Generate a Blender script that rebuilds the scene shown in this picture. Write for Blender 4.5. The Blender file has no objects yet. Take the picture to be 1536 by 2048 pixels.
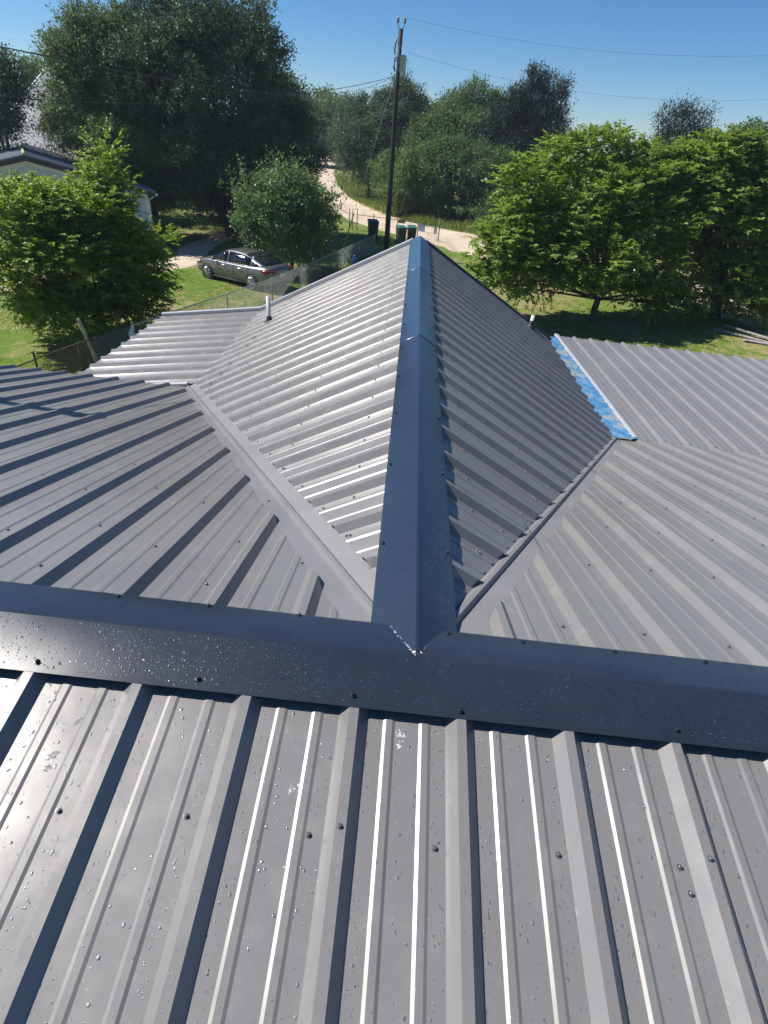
import bpy, math, random
import numpy as np
from mathutils import Matrix, Vector
random.seed(7); RNG = np.random.default_rng(7)
R_ = math.radians
sc = bpy.context.scene

# ------------------------------------------------------------------ camera
cam_d = bpy.data.cameras.new('camera'); cam = bpy.data.objects.new('camera', cam_d)
sc.collection.objects.link(cam); sc.camera = cam
CAM = np.array([-0.165484, -1.169765, 1.306568])
cr = (0.9972773675, 0.0324989479, 0.0661941889)
cu = (-0.0730333521, 0.5594187463, 0.8256614292)
cf = (0.0101971427, 0.8282478401, -0.5602691618)
cam.matrix_world = Matrix(((cr[0], cu[0], -cf[0], CAM[0]), (cr[1], cu[1], -cf[1], CAM[1]), (cr[2], cu[2], -cf[2], CAM[2]), (0, 0, 0, 1)))
cam_d.sensor_fit = 'HORIZONTAL'; cam_d.sensor_width = 36.0; cam_d.lens = 1119.8 / 1536 * 36
cam_d.clip_start = 0.05; cam_d.clip_end = 3000

# ------------------------------------------------------------------ sky and sun
SUN_EL, SUN_AZ = 50.0, -77.5          # azimuth measured from +Y towards +X
w = bpy.data.worlds.new('World'); sc.world = w; w.use_nodes = True
nt = w.node_tree; nt.nodes.clear()
sky = nt.nodes.new('ShaderNodeTexSky'); sky.sky_type = 'NISHITA'; sky.sun_disc = False
sky.sun_elevation = R_(SUN_EL); sky.sun_rotation = R_(SUN_AZ); sky.altitude = 3000
sky.air_density = 1.3; sky.dust_density = 0.0; sky.ozone_density = 8.0
bg = nt.nodes.new('ShaderNodeBackground'); bg.inputs[1].default_value = 0.073
wo = nt.nodes.new('ShaderNodeOutputWorld')
hs = nt.nodes.new('ShaderNodeHueSaturation'); hs.inputs['Saturation'].default_value = 1.15
nt.links.new(sky.outputs[0], hs.inputs['Color']); nt.links.new(hs.outputs[0], bg.inputs[0]); nt.links.new(bg.outputs[0], wo.inputs[0])
sd = bpy.data.lights.new('sun', 'SUN'); sd.energy = 4.9; sd.angle = R_(0.53); sd.color = (1.0, 0.95, 0.88)
so = bpy.data.objects.new('sun', sd); sc.collection.objects.link(so)
sv = Vector((math.sin(R_(SUN_AZ)) * math.cos(R_(SUN_EL)), math.cos(R_(SUN_AZ)) * math.cos(R_(SUN_EL)), math.sin(R_(SUN_EL))))
so.rotation_euler = sv.to_track_quat('Z', 'Y').to_euler()
sc.view_settings.view_transform = 'Standard'; sc.view_settings.look = 'None'
sc.view_settings.exposure = 0.55; sc.view_settings.gamma = 1.0
sc.cycles.max_bounces = 8; sc.cycles.transparent_max_bounces = 16

# ------------------------------------------------------------------ helpers
def tag(o, label=None, cat=None, group=None, kind=None):
    if label: o['label'] = label
    if cat: o['category'] = cat
    if group: o['group'] = group
    if kind: o['kind'] = kind
    return o
def empty(name, loc=(0, 0, 0), rz=0.0):
    o = bpy.data.objects.new(name, None); sc.collection.objects.link(o)
    o.location = loc; o.rotation_euler = (0, 0, rz); o.empty_display_size = 0.2
    return o
def mesh_obj(name, V, F, mat, parent=None, smooth=False):
    """V world/local vertices, F list of faces or (n,k) array. Parent keeps local coordinates."""
    me = bpy.data.meshes.new(name)
    if isinstance(F, np.ndarray):
        V = np.asarray(V, dtype=np.float32); n, k = F.shape
        me.vertices.add(len(V)); me.vertices.foreach_set('co', V.ravel())
        me.loops.add(n * k); me.loops.foreach_set('vertex_index', F.ravel().astype(np.int32))
        me.polygons.add(n); me.polygons.foreach_set('loop_start', np.arange(0, n * k, k, dtype=np.int32))
        me.update(calc_edges=True)
    else:
        me.from_pydata([tuple(map(float, v)) for v in V], [], F); me.update()
    if smooth: me.polygons.foreach_set('use_smooth', [True] * len(me.polygons))
    if mat: me.materials.append(mat)
    o = bpy.data.objects.new(name, me); sc.collection.objects.link(o)
    if parent: o.parent = parent
    return o
class MB:
    def __init__(s): s.V = []; s.F = []
    def add(s, V, F):
        b = len(s.V); s.V += [tuple(v) for v in V]; s.F += [tuple(i + b for i in f) for f in F]; return s
    def box(s, c, d, M=None):
        c = Vector(c); h = Vector(d) / 2; P = []
        for x in (-1, 1):
            for y in (-1, 1):
                for z in (-1, 1):
                    v = Vector((x * h.x, y * h.y, z * h.z)); P.append(c + (M @ v if M else v))
        return s.add(P, [(0, 1, 3, 2), (4, 6, 7, 5), (0, 4, 5, 1), (2, 3, 7, 6), (0, 2, 6, 4), (1, 5, 7, 3)])
    def tube(s, pts, rad, n=8, cap=True):
        pts = [Vector(p) for p in pts]; m = len(pts)
        if not hasattr(rad, '__len__'): rad = [rad] * m
        V = []; F = []; ref = None
        for i, p in enumerate(pts):
            t = (pts[min(i + 1, m - 1)] - pts[max(i - 1, 0)]).normalized()
            if ref is None:
                ref = Vector((0, 0, 1)) if abs(t.z) < 0.9 else Vector((1, 0, 0))
            a = t.cross(ref)
            if a.length < 1e-4: a = t.cross(Vector((0, 1, 0)))
            a.normalize(); b = t.cross(a).normalized(); ref = b.cross(t).normalized() if False else ref
            for k in range(n):
                g = 2 * math.pi * k / n; V.append(p + (a * math.cos(g) + b * math.sin(g)) * rad[i])
        for i in range(m - 1):
            for k in range(n):
                F.append((i * n + k, i * n + (k + 1) % n, (i + 1) * n + (k + 1) % n, (i + 1) * n + k))
        if cap: F.append(tuple(range(n - 1, -1, -1))); F.append(tuple((m - 1) * n + k for k in range(n)))
        return s.add(V, F)
    def build(s, name, mat, parent=None, smooth=False): return mesh_obj(name, s.V, s.F, mat, parent, smooth)

# ------------------------------------------------------------------ materials
def new_mat(name):
    m = bpy.data.materials.new(name); m.use_nodes = True; t = m.node_tree
    return m, t, t.nodes['Principled BSDF']
def setin(b, **k):
    for n, v in k.items():
        n = n.replace('_', ' ')
        if n in b.inputs: b.inputs[n].default_value = v
def c4(c): return (c[0], c[1], c[2], 1)
def noise(t, scale, detail=4, rough=0.55, coord='Object', vec=None, mapscale=None):
    n = t.nodes.new('ShaderNodeTexNoise'); n.inputs['Scale'].default_value = scale
    n.inputs['Detail'].default_value = detail; n.inputs['Roughness'].default_value = rough
    if vec is None:
        tc = t.nodes.new('ShaderNodeTexCoord'); vec = tc.outputs[coord]
    if mapscale:
        mp = t.nodes.new('ShaderNodeMapping'); mp.inputs['Scale'].default_value = mapscale
        t.links.new(vec, mp.inputs['Vector']); vec = mp.outputs[0]
    t.links.new(vec, n.inputs['Vector']); return n
def ramp(t, src, stops):
    r = t.nodes.new('ShaderNodeValToRGB'); t.links.new(src, r.inputs[0])
    e = r.color_ramp.elements
    while len(e) < len(stops): e.new(0.5)
    for i, (p, c) in enumerate(stops): e[i].position = p; e[i].color = c4(c) if len(c) == 3 else c
    return r
def maprange(t, src, a, b, c, d):
    m = t.nodes.new('ShaderNodeMapRange'); t.links.new(src, m.inputs[0])
    for i, v in enumerate((a, b, c, d)): m.inputs[i + 1].default_value = v
    return m
def mixc(t, fac, A, B, mode='MIX'):
    m = t.nodes.new('ShaderNodeMix'); m.data_type = 'RGBA'; m.blend_type = mode
    for s, v in ((m.inputs[0], fac), (m.inputs[6], A), (m.inputs[7], B)):
        if hasattr(v, 'links'): t.links.new(v, s)
        elif isinstance(v, (int, float)): s.default_value = v
        else: s.default_value = c4(v)
    return m.outputs[2]
def bump(t, b, src, strength, dist):
    n = t.nodes.new('ShaderNodeBump'); n.inputs['Strength'].default_value = strength; n.inputs['Distance'].default_value = dist
    t.links.new(src, n.inputs['Height']); t.links.new(n.outputs[0], b.inputs['Normal']); return n
def simple(name, col, rough=0.6, metallic=0.0, var=0.15, scale=6.0, spec=0.5, bumpd=0.0, coat=0.0):
    m, t, b = new_mat(name); setin(b, Roughness=rough, Metallic=metallic, Coat_Weight=coat)
    b.inputs['Specular IOR Level'].default_value = spec
    n = noise(t, scale, 5)
    lo = tuple(max(0, x * (1 - var)) for x in col); hi = tuple(min(1, x * (1 + var)) for x in col)
    t.links.new(ramp(t, n.outputs[0], [(0.3, lo), (0.7, hi)]).outputs[0], b.inputs['Base Color'])
    if bumpd: bump(t, b, n.outputs[0], 0.6, bumpd)
    return m

def panel_material():
    m, t, b = new_mat('charcoal_painted_steel')
    tc = t.nodes.new('ShaderNodeTexCoord'); ob = tc.outputs['Object']
    big = noise(t, 1.1, 4, vec=ob); fine = noise(t, 900, 2, vec=ob); dirt = noise(t, 9, 6, 0.65, vec=ob)
    scr = noise(t, 55, 8, 0.75, vec=ob); msk = noise(t, 2.7, 3, 0.5, vec=ob)
    col = ramp(t, big.outputs[0], [(0.3, (0.182, 0.175, 0.168)), (0.7, (0.219, 0.211, 0.202))]).outputs[0]
    col = mixc(t, ramp(t, dirt.outputs[0], [(0.55, (0, 0, 0)), (0.78, (0.55, 0.55, 0.55))]).outputs[0], col, (0.27, 0.26, 0.235))
    col = mixc(t, maprange(t, fine.outputs[0], 0.3, 0.7, 0.0, 0.10).outputs[0], col, (0.42, 0.42, 0.45))
    sm = t.nodes.new('ShaderNodeMath'); sm.operation = 'MULTIPLY'
    t.links.new(ramp(t, scr.outputs[0], [(0.62, (0, 0, 0)), (0.70, (1, 1, 1))]).outputs[0], sm.inputs[0]); t.links.new(ramp(t, msk.outputs[0], [(0.50, (0, 0, 0)), (0.62, (0.9, 0.9, 0.9))]).outputs[0], sm.inputs[1])
    col = mixc(t, sm.outputs[0], col, (0.42, 0.41, 0.39))
    t.links.new(col, b.inputs['Base Color'])
    t.links.new(maprange(t, dirt.outputs[0], 0.3, 0.8, 0.28, 0.40).outputs[0], b.inputs['Roughness'])
    b.inputs['Specular IOR Level'].default_value = 0.6
    setin(b, Metallic=0.15, Coat_Weight=0.0)
    wv = noise(t, 2.2, 2, 0.4, vec=ob); w2 = noise(t, 7, 2, 0.4, vec=ob)
    ad = t.nodes.new('ShaderNodeMath'); ad.operation = 'MULTIPLY_ADD'; t.links.new(w2.outputs[0], ad.inputs[0]); ad.inputs[1].default_value = 0.25; t.links.new(wv.outputs[0], ad.inputs[2])
    bump(t, b, ad.outputs[0], 0.45, 0.014)
    return m
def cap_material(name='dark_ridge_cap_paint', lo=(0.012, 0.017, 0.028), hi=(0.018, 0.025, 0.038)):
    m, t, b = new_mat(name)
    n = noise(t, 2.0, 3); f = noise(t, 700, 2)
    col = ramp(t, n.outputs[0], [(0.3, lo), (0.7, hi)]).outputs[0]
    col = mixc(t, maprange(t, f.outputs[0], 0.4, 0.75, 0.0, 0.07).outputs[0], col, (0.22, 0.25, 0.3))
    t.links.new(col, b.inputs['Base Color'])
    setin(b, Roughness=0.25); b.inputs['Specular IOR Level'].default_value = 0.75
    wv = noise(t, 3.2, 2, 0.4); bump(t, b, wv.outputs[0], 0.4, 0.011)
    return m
def water_material():
    m, t, b = new_mat('rain_water'); setin(b, Roughness=0.07, IOR=1.34, Transmission_Weight=1.0)
    setin(b, Base_Color=(1, 1, 1, 1)); return m
def leaf_material(name, dark, light, trans=0.35, gloss=0.35):
    m, t, b = new_mat(name)
    g = t.nodes.new('ShaderNodeNewGeometry')
    n = noise(t, 0.9, 3)
    base = mixc(t, g.outputs['Random Per Island'], dark, light)
    base = mixc(t, maprange(t, n.outputs[0], 0.35, 0.7, 0.0, 0.45).outputs[0], base, tuple(x * 0.62 for x in dark))
    t.links.new(base, b.inputs['Base Color']); setin(b, Roughness=0.42)
    b.inputs['Specular IOR Level'].default_value = gloss
    tr = t.nodes.new('ShaderNodeBsdfTranslucent')
    tcol = mixc(t, 0.5, base, (light[0] * 1.5, light[1] * 1.5, light[2] * 0.6), 'MIX')
    t.links.new(tcol, tr.inputs[0])
    mx = t.nodes.new('ShaderNodeMixShader'); mx.inputs[0].default_value = trans
    t.links.new(b.outputs[0], mx.inputs[1]); t.links.new(tr.outputs[0], mx.inputs[2])
    t.links.new(mx.outputs[0], t.nodes['Material Output'].inputs[0])
    return m
M = {}
M['panel'] = panel_material(); M['cap'] = cap_material(); M['cap2'] = cap_material('sky_sheen_cap_mid', (0.017, 0.036, 0.066), (0.024, 0.047, 0.082)); M['cap1'] = cap_material('sky_sheen_cap_near', (0.012, 0.021, 0.038), (0.018, 0.029, 0.05)); M['cap3'] = cap_material('sky_sheen_cap_peak', (0.026, 0.062, 0.112), (0.036, 0.080, 0.138)); M['water'] = water_material()  # wing cap colours grow bluer towards the peak, painting in the sky's reflection
M['screw'] = simple('dark_screw_steel', (0.05, 0.052, 0.06), 0.3, 0.6, spec=0.8); M['pscrew'] = simple('painted_screw_steel', (0.13, 0.13, 0.135), 0.32, 0.35, spec=0.8)
M['trim'] = simple('glare_pale_trim', (0.50, 0.50, 0.51), 0.32, 0.15, 0.05)  # glare on the left rake is put into this pale base colour
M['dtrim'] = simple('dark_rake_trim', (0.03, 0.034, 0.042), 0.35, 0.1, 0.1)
M['valley'] = simple('valley_flashing_steel', (0.215, 0.21, 0.212), 0.42, 0.1, 0.10, 3.0)
M['pvc'] = simple('white_pvc', (0.72, 0.70, 0.66), 0.45, 0, 0.08)
M['rubber'] = simple('black_rubber', (0.02, 0.02, 0.025), 0.6)
M['film'] = None
M['white'] = simple('white_paint', (0.75, 0.76, 0.76), 0.5, 0, 0.06)
M['siding'] = simple('pale_siding', (0.50, 0.57, 0.64), 0.6, 0, 0.06)
M['slate'] = simple('grey_metal_roof', (0.17, 0.20, 0.24), 0.4, 0.1, 0.1)
M['brownroof'] = simple('brown_metal_roof', (0.30, 0.26, 0.25), 0.45, 0.1, 0.12)
M['shingle'] = simple('grey_shingle', (0.27, 0.27, 0.29), 0.85, 0, 0.25, 30)
M['darkglass'] = simple('dark_window_glass', (0.012, 0.015, 0.02), 0.08, 0, 0.1, spec=0.8)
M['galv'] = simple('galvanised_steel', (0.46, 0.47, 0.47), 0.45, 0.4, 0.2, 20)
M['rust'] = simple('rusty_steel', (0.12, 0.075, 0.05), 0.8, 0.1, 0.4, 12)
M['wood'] = simple('weathered_wood', (0.42, 0.36, 0.24), 0.85, 0, 0.25, 10, bumpd=0.01)
M['brownwood'] = simple('brown_rotting_wood', (0.10, 0.06, 0.045), 0.9, 0, 0.4, 10, bumpd=0.02)
M['greywood'] = simple('grey_weathered_boards', (0.30, 0.29, 0.27), 0.85, 0, 0.35, 8)
M['pole'] = simple('creosote_pole', (0.022, 0.017, 0.016), 0.75, 0, 0.4, 5)
M['bark'] = simple('tree_bark', (0.085, 0.068, 0.055), 0.95, 0, 0.4, 9, bumpd=0.03)
M['wire'] = simple('black_cable', (0.025, 0.026, 0.03), 0.5)
M['insul'] = simple('grey_porcelain', (0.25, 0.19, 0.19), 0.25)
M['tank'] = simple('transformer_grey_paint', (0.42, 0.45, 0.46), 0.4)
M['yellow'] = simple('yellow_plastic', (0.62, 0.50, 0.06), 0.5)
M['blue'] = simple('blue_plastic', (0.03, 0.14, 0.55), 0.4)
M['bin'] = simple('dark_bin_plastic', (0.022, 0.028, 0.024), 0.5)
M['lid'] = simple('green_bin_lid', (0.03, 0.14, 0.12), 0.45)
M['cloth'] = simple('white_cloth', (0.70, 0.70, 0.70), 0.9)
M['sealant'] = simple('white_sealant', (0.62, 0.62, 0.62), 0.6)
M['asphalt'] = None

# ------------------------------------------------------------------ our roof (roof frame -> world)
MR = np.array([[0.9991892430, 0.0225643808, 0.0333422461], [-0.0225506845, 0.9997453914, -0.0007868211], [-0.0333515110, 0.0000342927, 0.9994436830]])
def W(P): return (np.asarray(P, float) - CAM) @ MR.T + CAM
def Wd(v): return MR @ np.asarray(v, float)
A1, A2, B = 0.1969, 0.2715, 0.4991
KL = math.tan(A2) / math.tan(B); KR = KL
XL, XR, YE, YB, YP, PL, PR_ = 2.537, 2.42, 8.501, 4.95, 9.499, 0.1692, 0.0252
XPL = 4.25; RIBH = 0.032; PITCH = 0.3048
GZ = -5.0

house = empty('metal_roofed_house', (0, 4, GZ))
tag(house, 'house under the ribbed charcoal metal roof that fills the foreground', 'house')
HOFF = np.array([0, 4, GZ])
def hmesh(name, V, F, mat, parent=house, smooth=False, local=True):
    V = W(V) if local else np.asarray(V, float)
    return mesh_obj(name, V - HOFF, F, mat, parent, smooth)

# R-panel profile over one pitch, measured from the rib centre
PROF = [(-0.0405, 0), (-0.013, RIBH), (0.013, RIBH), (0.0405, 0), (0.0851, 0), (0.0935, 0.0038), (0.1107, 0.0038), (0.1191, 0), (0.1867, 0), (0.1951, 0.0038), (0.2123, 0.0038), (0.2207, 0)]
def slope(name, org, eu, ev, poly, c0, pitch=PITCH, closed_top=False, parent=house, mat=None, thick=0.0012):
    org, eu, ev = map(lambda q: np.array(q, float), (org, eu, ev)); n = np.cross(eu, ev); n /= np.linalg.norm(n)
    if n[2] < 0: n = -n
    us = [p[0] for p in poly]; u0, u1 = min(us), max(us)
    prof = []
    k0 = int(math.floor((u0 - c0) / pitch)) - 1; k1 = int(math.ceil((u1 - c0) / pitch)) + 1
    for k in range(k0, k1 + 1):
        rj = random.Random(k * 31 + int(c0 * 1000)); j1, j2, j3 = rj.uniform(.8, 1.15), rj.uniform(.8, 1.15), rj.uniform(-.0012, .0012)
        for q, (du, h) in enumerate(PROF): prof.append((c0 + k * pitch + du * pitch / PITCH + j3, h * (1 if q < 4 else j1 if q < 8 else j2)))
    def hh(u):
        for i in range(len(prof) - 1):
            if prof[i][0] <= u <= prof[i + 1][0]:
                t = (u - prof[i][0]) / (prof[i + 1][0] - prof[i][0] + 1e-12); return prof[i][1] * (1 - t) + prof[i + 1][1] * t
        return 0
    ul = [(u, h) for u, h in prof if u0 < u < u1] + [(u, hh(u)) for u in set(us)]
    ul.sort()
    def vr(u):
        lo, hi = 1e9, -1e9
        for i in range(len(poly)):
            a, b = poly[i], poly[(i + 1) % len(poly)]
            if abs(a[0] - b[0]) < 1e-9:
                if abs(a[0] - u) < 1e-6: lo = min(lo, a[1], b[1]); hi = max(hi, a[1], b[1])
                continue
            if min(a[0], b[0]) - 1e-9 <= u <= max(a[0], b[0]) + 1e-9:
                t = (u - a[0]) / (b[0] - a[0]); v = a[1] + t * (b[1] - a[1]); lo = min(lo, v); hi = max(hi, v)
        return lo, hi
    V = []; rows = 5 if closed_top else 4
    for (u, h) in ul:
        lo, hi = vr(u)
        rngs = [lo, lo + (hi - lo) / 3, lo + (hi - lo) * 2 / 3, hi]
        if closed_top:
            V.append(org + eu * u + ev * (lo - (0.03 if h > 0.01 else 0.004)) + n * (-RIBH + 0.0015))
        for v in rngs: V.append(org + eu * u + ev * v + n * (h - RIBH))
    F = []
    for i in range(len(ul) - 1):
        for j in range(rows - 1): F.append((i * rows + j, (i + 1) * rows + j, (i + 1) * rows + j + 1, i * rows + j + 1))
    o = hmesh(name, V, F, mat or M['panel'], parent)
    md = o.modifiers.new('sheet', 'SOLIDIFY'); md.thickness = thick; md.offset = 0
    return o
def fr(org, eu, ev):
    org, eu, ev = map(lambda q: np.array(q, float), (org, eu, ev)); n = np.cross(eu, ev); n /= np.linalg.norm(n)
    if n[2] < 0: n = -n
    return org, eu, ev, n
c1, s1, c2, s2, cb, sb = math.cos(A1), math.sin(A1), math.cos(A2), math.sin(A2), math.cos(B), math.sin(B)
FR_NEAR = ((0, 0, 0), (1, 0, 0), (0, -c1, -s1))
FR_BACK = ((0, 0, 0), (1, 0, 0), (0, c2, -s2))
FR_WL = ((0, 0, 0), (0, 1, 0), (-cb, 0, -sb))
FR_WR = ((0, 0, 0), (0, 1, 0), (cb, 0, -sb))
FR_PL = ((-XL, 0, -XL * math.tan(B)), (0, 1, 0), (-math.cos(PL), 0, -math.sin(PL)))
FR_PR = ((0, YB, -YB * math.tan(A2)), (1, 0, 0), (0, math.cos(PR_), -math.sin(PR_)))
CN = -1.0851; CBL = -0.382; CBR = 0.624; CW = 0.585; PW = 0.317; CPR = 2.7936
vb = YB / c2; vbl = 5.05 / c2
S_near = slope('roof_slope', *FR_NEAR, [(-7, 0.03), (7, 0.03), (7, 4.2), (-7, 4.2)], CN)
S_bl = slope('roof_slope', *FR_BACK, [(-0.15, 0.03), (-7, 0.03), (-7, vbl), (-2.65, vbl)], CBL)
S_br = slope('roof_slope', *FR_BACK, [(0.13, 0.03), (7, 0.03), (7, vb), ((YB + 0.19) * KR, vb)], CBR, closed_top=False)
S_wl = slope('roof_slope', *FR_WL, [(0.24, 0.03), (YE, 0.03), (YE, XL / cb), (XL / KL + 0.16, XL / cb)], CW, PW)
S_wr = slope('roof_slope', *FR_WR, [(0.10, 0.03), (YE, 0.03), (YE, 2.36 / cb), (2.45 / KR + 0.06, 2.45 / cb)], CW, PW)
S_pl = slope('roof_slope', *FR_PL, [(5.12, -0.01), (YE, -0.01), (YE, (XPL - XL) / math.cos(PL)), (5.12, (XPL - XL) / math.cos(PL))], CW, PW)
S_pr = slope('roof_slope', *FR_PR, [(2.72, 0.0), (9.2, 0.0), (9.2, (YP - YB)), (2.72, (YP - YB))], CPR)
for o, l in ((S_near, 'wet charcoal roof slope nearest the camera'), (S_pl, 'low silvery porch slope at left'), (S_pr, 'flat pale porch slope at right'),
             (S_wl, 'sunlit left slope of the wing'), (S_wr, 'dark right slope of the wing'), (S_bl, 'shadow-striped slope left of the valley'), (S_br, 'pale grey slope right of the valley')):
    o['label'] = l
# closed rib ends along the right valley
def rib_closures(frm, cs, edge, parent, name='rib_closure', down=1, run=0.03):
    org, eu, ev, n = fr(*frm)
    for c in cs:
        for (a, b_, c_, d_, h, r) in ((-0.0405, -0.013, 0.013, 0.0405, RIBH, run), (0.0851, 0.0935, 0.1107, 0.1191, 0.0038, 0.008), (0.1867, 0.1951, 0.2123, 0.2207, 0.0038, 0.008)):
            pts = [c + a, c + b_, c + c_, c + d_]; hs = [0, h, h, 0]
            V = [org + eu * u + ev * edge(u) + n * (hh_ - RIBH) for u, hh_ in zip(pts, hs)]
            V += [org + eu * pts[1] + ev * (edge(pts[1]) - r) + n * (0.001 - RIBH), org + eu * pts[2] + ev * (edge(pts[2]) - r) + n * (0.001 - RIBH)]
            mesh_obj(name, W(V) - HOFF, [(0, 1, 4), (1, 2, 5, 4), (2, 3, 5)], M['panel'], parent)
eR = lambda u: max(0.03, (u / KR - 0.19) / c2)
def edgeR(u): return 0.03 + (u - 0.13) * (vb - 0.03) / ((YB + 0.19) * KR - 0.13)
def edgeL(u): return 0.03 + (-u - 0.15) * (vbl - 0.03) / (2.65 - 0.15)
rc1 = rib_closures(FR_BACK, [CBR + k * PITCH for k in range(0, 7)], lambda u: edgeR(u) if False else edgeR(u), S_br)
# NB: ridge-side polygon edge is the valley line, upslope of the ribs
# ------------------------------------------------------------------ ridge caps
def strip_mesh(name, rows, mat, parent, smooth=False, thick=0.0015):
    """rows: list of polylines (same length) in the roof frame"""
    m = len(rows[0]); V = [p for r in rows for p in r]; F = []
    for i in range(len(rows) - 1):
        for j in range(m - 1): F.append((i * m + j, (i + 1) * m + j, (i + 1) * m + j + 1, i * m + j + 1))
    o = hmesh(name, V, F, mat, parent, smooth)
    if name == 'ridge_cap':
        o.data.polygons.foreach_set('use_smooth', [True] * len(o.data.polygons)); o.data.set_sharp_from_angle(angle=R_(9))
    md = o.modifiers.new('sheet', 'SOLIDIFY'); md.thickness = thick; md.offset = 0
    return o
LN, LF, LW = 0.1805, 0.173, 0.168
def sec_main(x, lift=0.0, wob=0.0):
    z0 = 0.0045 + lift
    e = 0.0016 * (wob + 1.7)
    return [(x, -(LN - 0.004) * c1, -(LN - 0.004) * s1 - 0.009), (x, -LN * c1, -LN * s1 + 0.0015), (x, -LN * c1 * 0.5, -LN * s1 * 0.5 + z0 + e), (x, -0.006, z0 - 0.001), (x, 0.006, z0 - 0.002),
            (x, LF * c2 * 0.5, -LF * s2 * 0.5 + z0 + e), (x, LF * c2, -LF * s2 + 0.0015), (x, (LF - 0.004) * c2, -(LF - 0.004) * s2 - 0.009)]
rows = [sec_main(x, 0, math.sin(x * 5.1) + 0.6 * math.sin(x * 11.7)) for x in np.linspace(-7, 7, 701)]
cap_main = strip_mesh('ridge_cap', rows, M['cap'], house); cap_main['label'] = 'dark wet ridge cap running across the picture'
def sec_wing(y, lift=0.0, wob=0.0):
    e = 0.0016 * (wob + 2.3)
    return [(-(LW - 0.004) * cb, y, -(LW - 0.004) * sb - 0.009), (-LW * cb, y, -LW * sb + 0.0015 + lift), (-LW * cb * .5, y, -LW * sb * .5 + 0.004 + e + lift), (-0.004, y, 0.004 + lift),
            (0.004, y, 0.004 + lift), (LW * cb * .5, y, -LW * sb * .5 + 0.004 + e + lift), (LW * cb, y, -LW * sb + 0.0015 + lift), ((LW - 0.004) * cb, y, -(LW - 0.004) * sb - 0.009)]
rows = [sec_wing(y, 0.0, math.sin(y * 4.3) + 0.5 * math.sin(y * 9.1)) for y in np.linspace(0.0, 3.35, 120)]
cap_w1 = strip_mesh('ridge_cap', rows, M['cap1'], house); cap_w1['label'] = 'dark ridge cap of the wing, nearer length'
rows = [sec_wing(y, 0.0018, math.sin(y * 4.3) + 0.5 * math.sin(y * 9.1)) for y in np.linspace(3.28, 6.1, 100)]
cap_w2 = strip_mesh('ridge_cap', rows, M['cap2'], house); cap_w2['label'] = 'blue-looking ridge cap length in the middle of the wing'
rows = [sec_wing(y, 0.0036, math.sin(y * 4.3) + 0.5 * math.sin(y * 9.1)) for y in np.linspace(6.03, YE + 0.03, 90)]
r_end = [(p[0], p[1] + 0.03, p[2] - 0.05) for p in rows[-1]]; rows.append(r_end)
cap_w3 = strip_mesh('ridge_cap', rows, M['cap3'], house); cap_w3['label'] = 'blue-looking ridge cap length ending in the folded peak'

# ------------------------------------------------------------------ valleys (W shaped flashing)
def valley(sgn, K, w_wing, w_back, label, y1):
    rows = []
    for y in np.linspace(0.16, y1, 30):
        # centre line on pan planes
        xc = sgn * y * K
        d = 0.034
        def P(off_back, off_wing, h):
            # off_back: metres towards the back slope (in x, away from wing), off_wing: towards the wing
            x = xc + sgn * off_back - sgn * off_wing * K
            if off_wing > 0:
                z = -abs(x) * math.tan(B) - d / cb + h + 0.002; yy = y + off_wing * (1 - K * K) + 0
                x = xc - sgn * off_wing * K * 0.6; yy = y + off_wing
                z = -abs(x) * math.tan(B) - d / cb + h + 0.002
                return (x, yy, z)
            x = xc + sgn * off_back; z = -y * math.tan(A2) - d / c2 + h + 0.002
            return (x, y, z)
        rows.append([P(0, w_wing, -0.003), P(0, 0.035, 0.0), P(0, 0.012, 0.022), P(0.010, 0, 0.022), P(0.022, 0, 0.0), P(w_back, 0, -0.003)])
    o = strip_mesh('valley_flashing', rows, M['valley'], house); o['label'] = label; return o
V_l = valley(-1, KL, 0.30, 0.26, 'grey metal valley left of the wing', 5.3)
V_r = valley(1, KR, 0.30, 0.26, 'grey metal valley right of the wing', 4.98)

# rake trims on the far gable
def bar_between(name, a, b, wdt, hgt, mat, parent=house, label=None, up=(0, 0, 1)):
    a, b = W([a])[0], W([b])[0]; d = b - a; L = np.linalg.norm(d); d /= L
    up = Wd(up); s = np.cross(d, up); s /= np.linalg.norm(s); u = np.cross(s, d)
    V = []
    for t in (a, b):
        for (i, j) in ((-1, -1), (1, -1), (1, 1), (-1, 1)): V.append(t + s * i * wdt / 2 + u * j * hgt / 2 - HOFF)
    o = mesh_obj(name, V, [(0, 1, 2, 3), (7, 6, 5, 4), (0, 4, 5, 1), (1, 5, 6, 2), (2, 6, 7, 3), (3, 7, 4, 0)], mat, parent)
    bv = o.modifiers.new('bevel', 'BEVEL'); bv.width = 0.004; bv.segments = 2
    if label: o['label'] = label
    return o
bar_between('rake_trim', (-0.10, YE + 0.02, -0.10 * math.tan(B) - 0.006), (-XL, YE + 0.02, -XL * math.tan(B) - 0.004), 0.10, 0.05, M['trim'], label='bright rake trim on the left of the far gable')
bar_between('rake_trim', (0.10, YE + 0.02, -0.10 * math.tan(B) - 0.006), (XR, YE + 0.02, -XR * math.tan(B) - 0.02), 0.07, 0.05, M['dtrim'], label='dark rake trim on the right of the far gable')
bar_between('rake_trim', (-XL - 0.003, YE + 0.02, -XL * math.tan(B) - 0.004), (-XPL, YE + 0.02, -XL * math.tan(B) - (XPL - XL) * math.tan(PL) - 0.004), 0.09, 0.05, M['trim'], label='pale rake trim on the far edge of the left porch slope')

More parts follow.
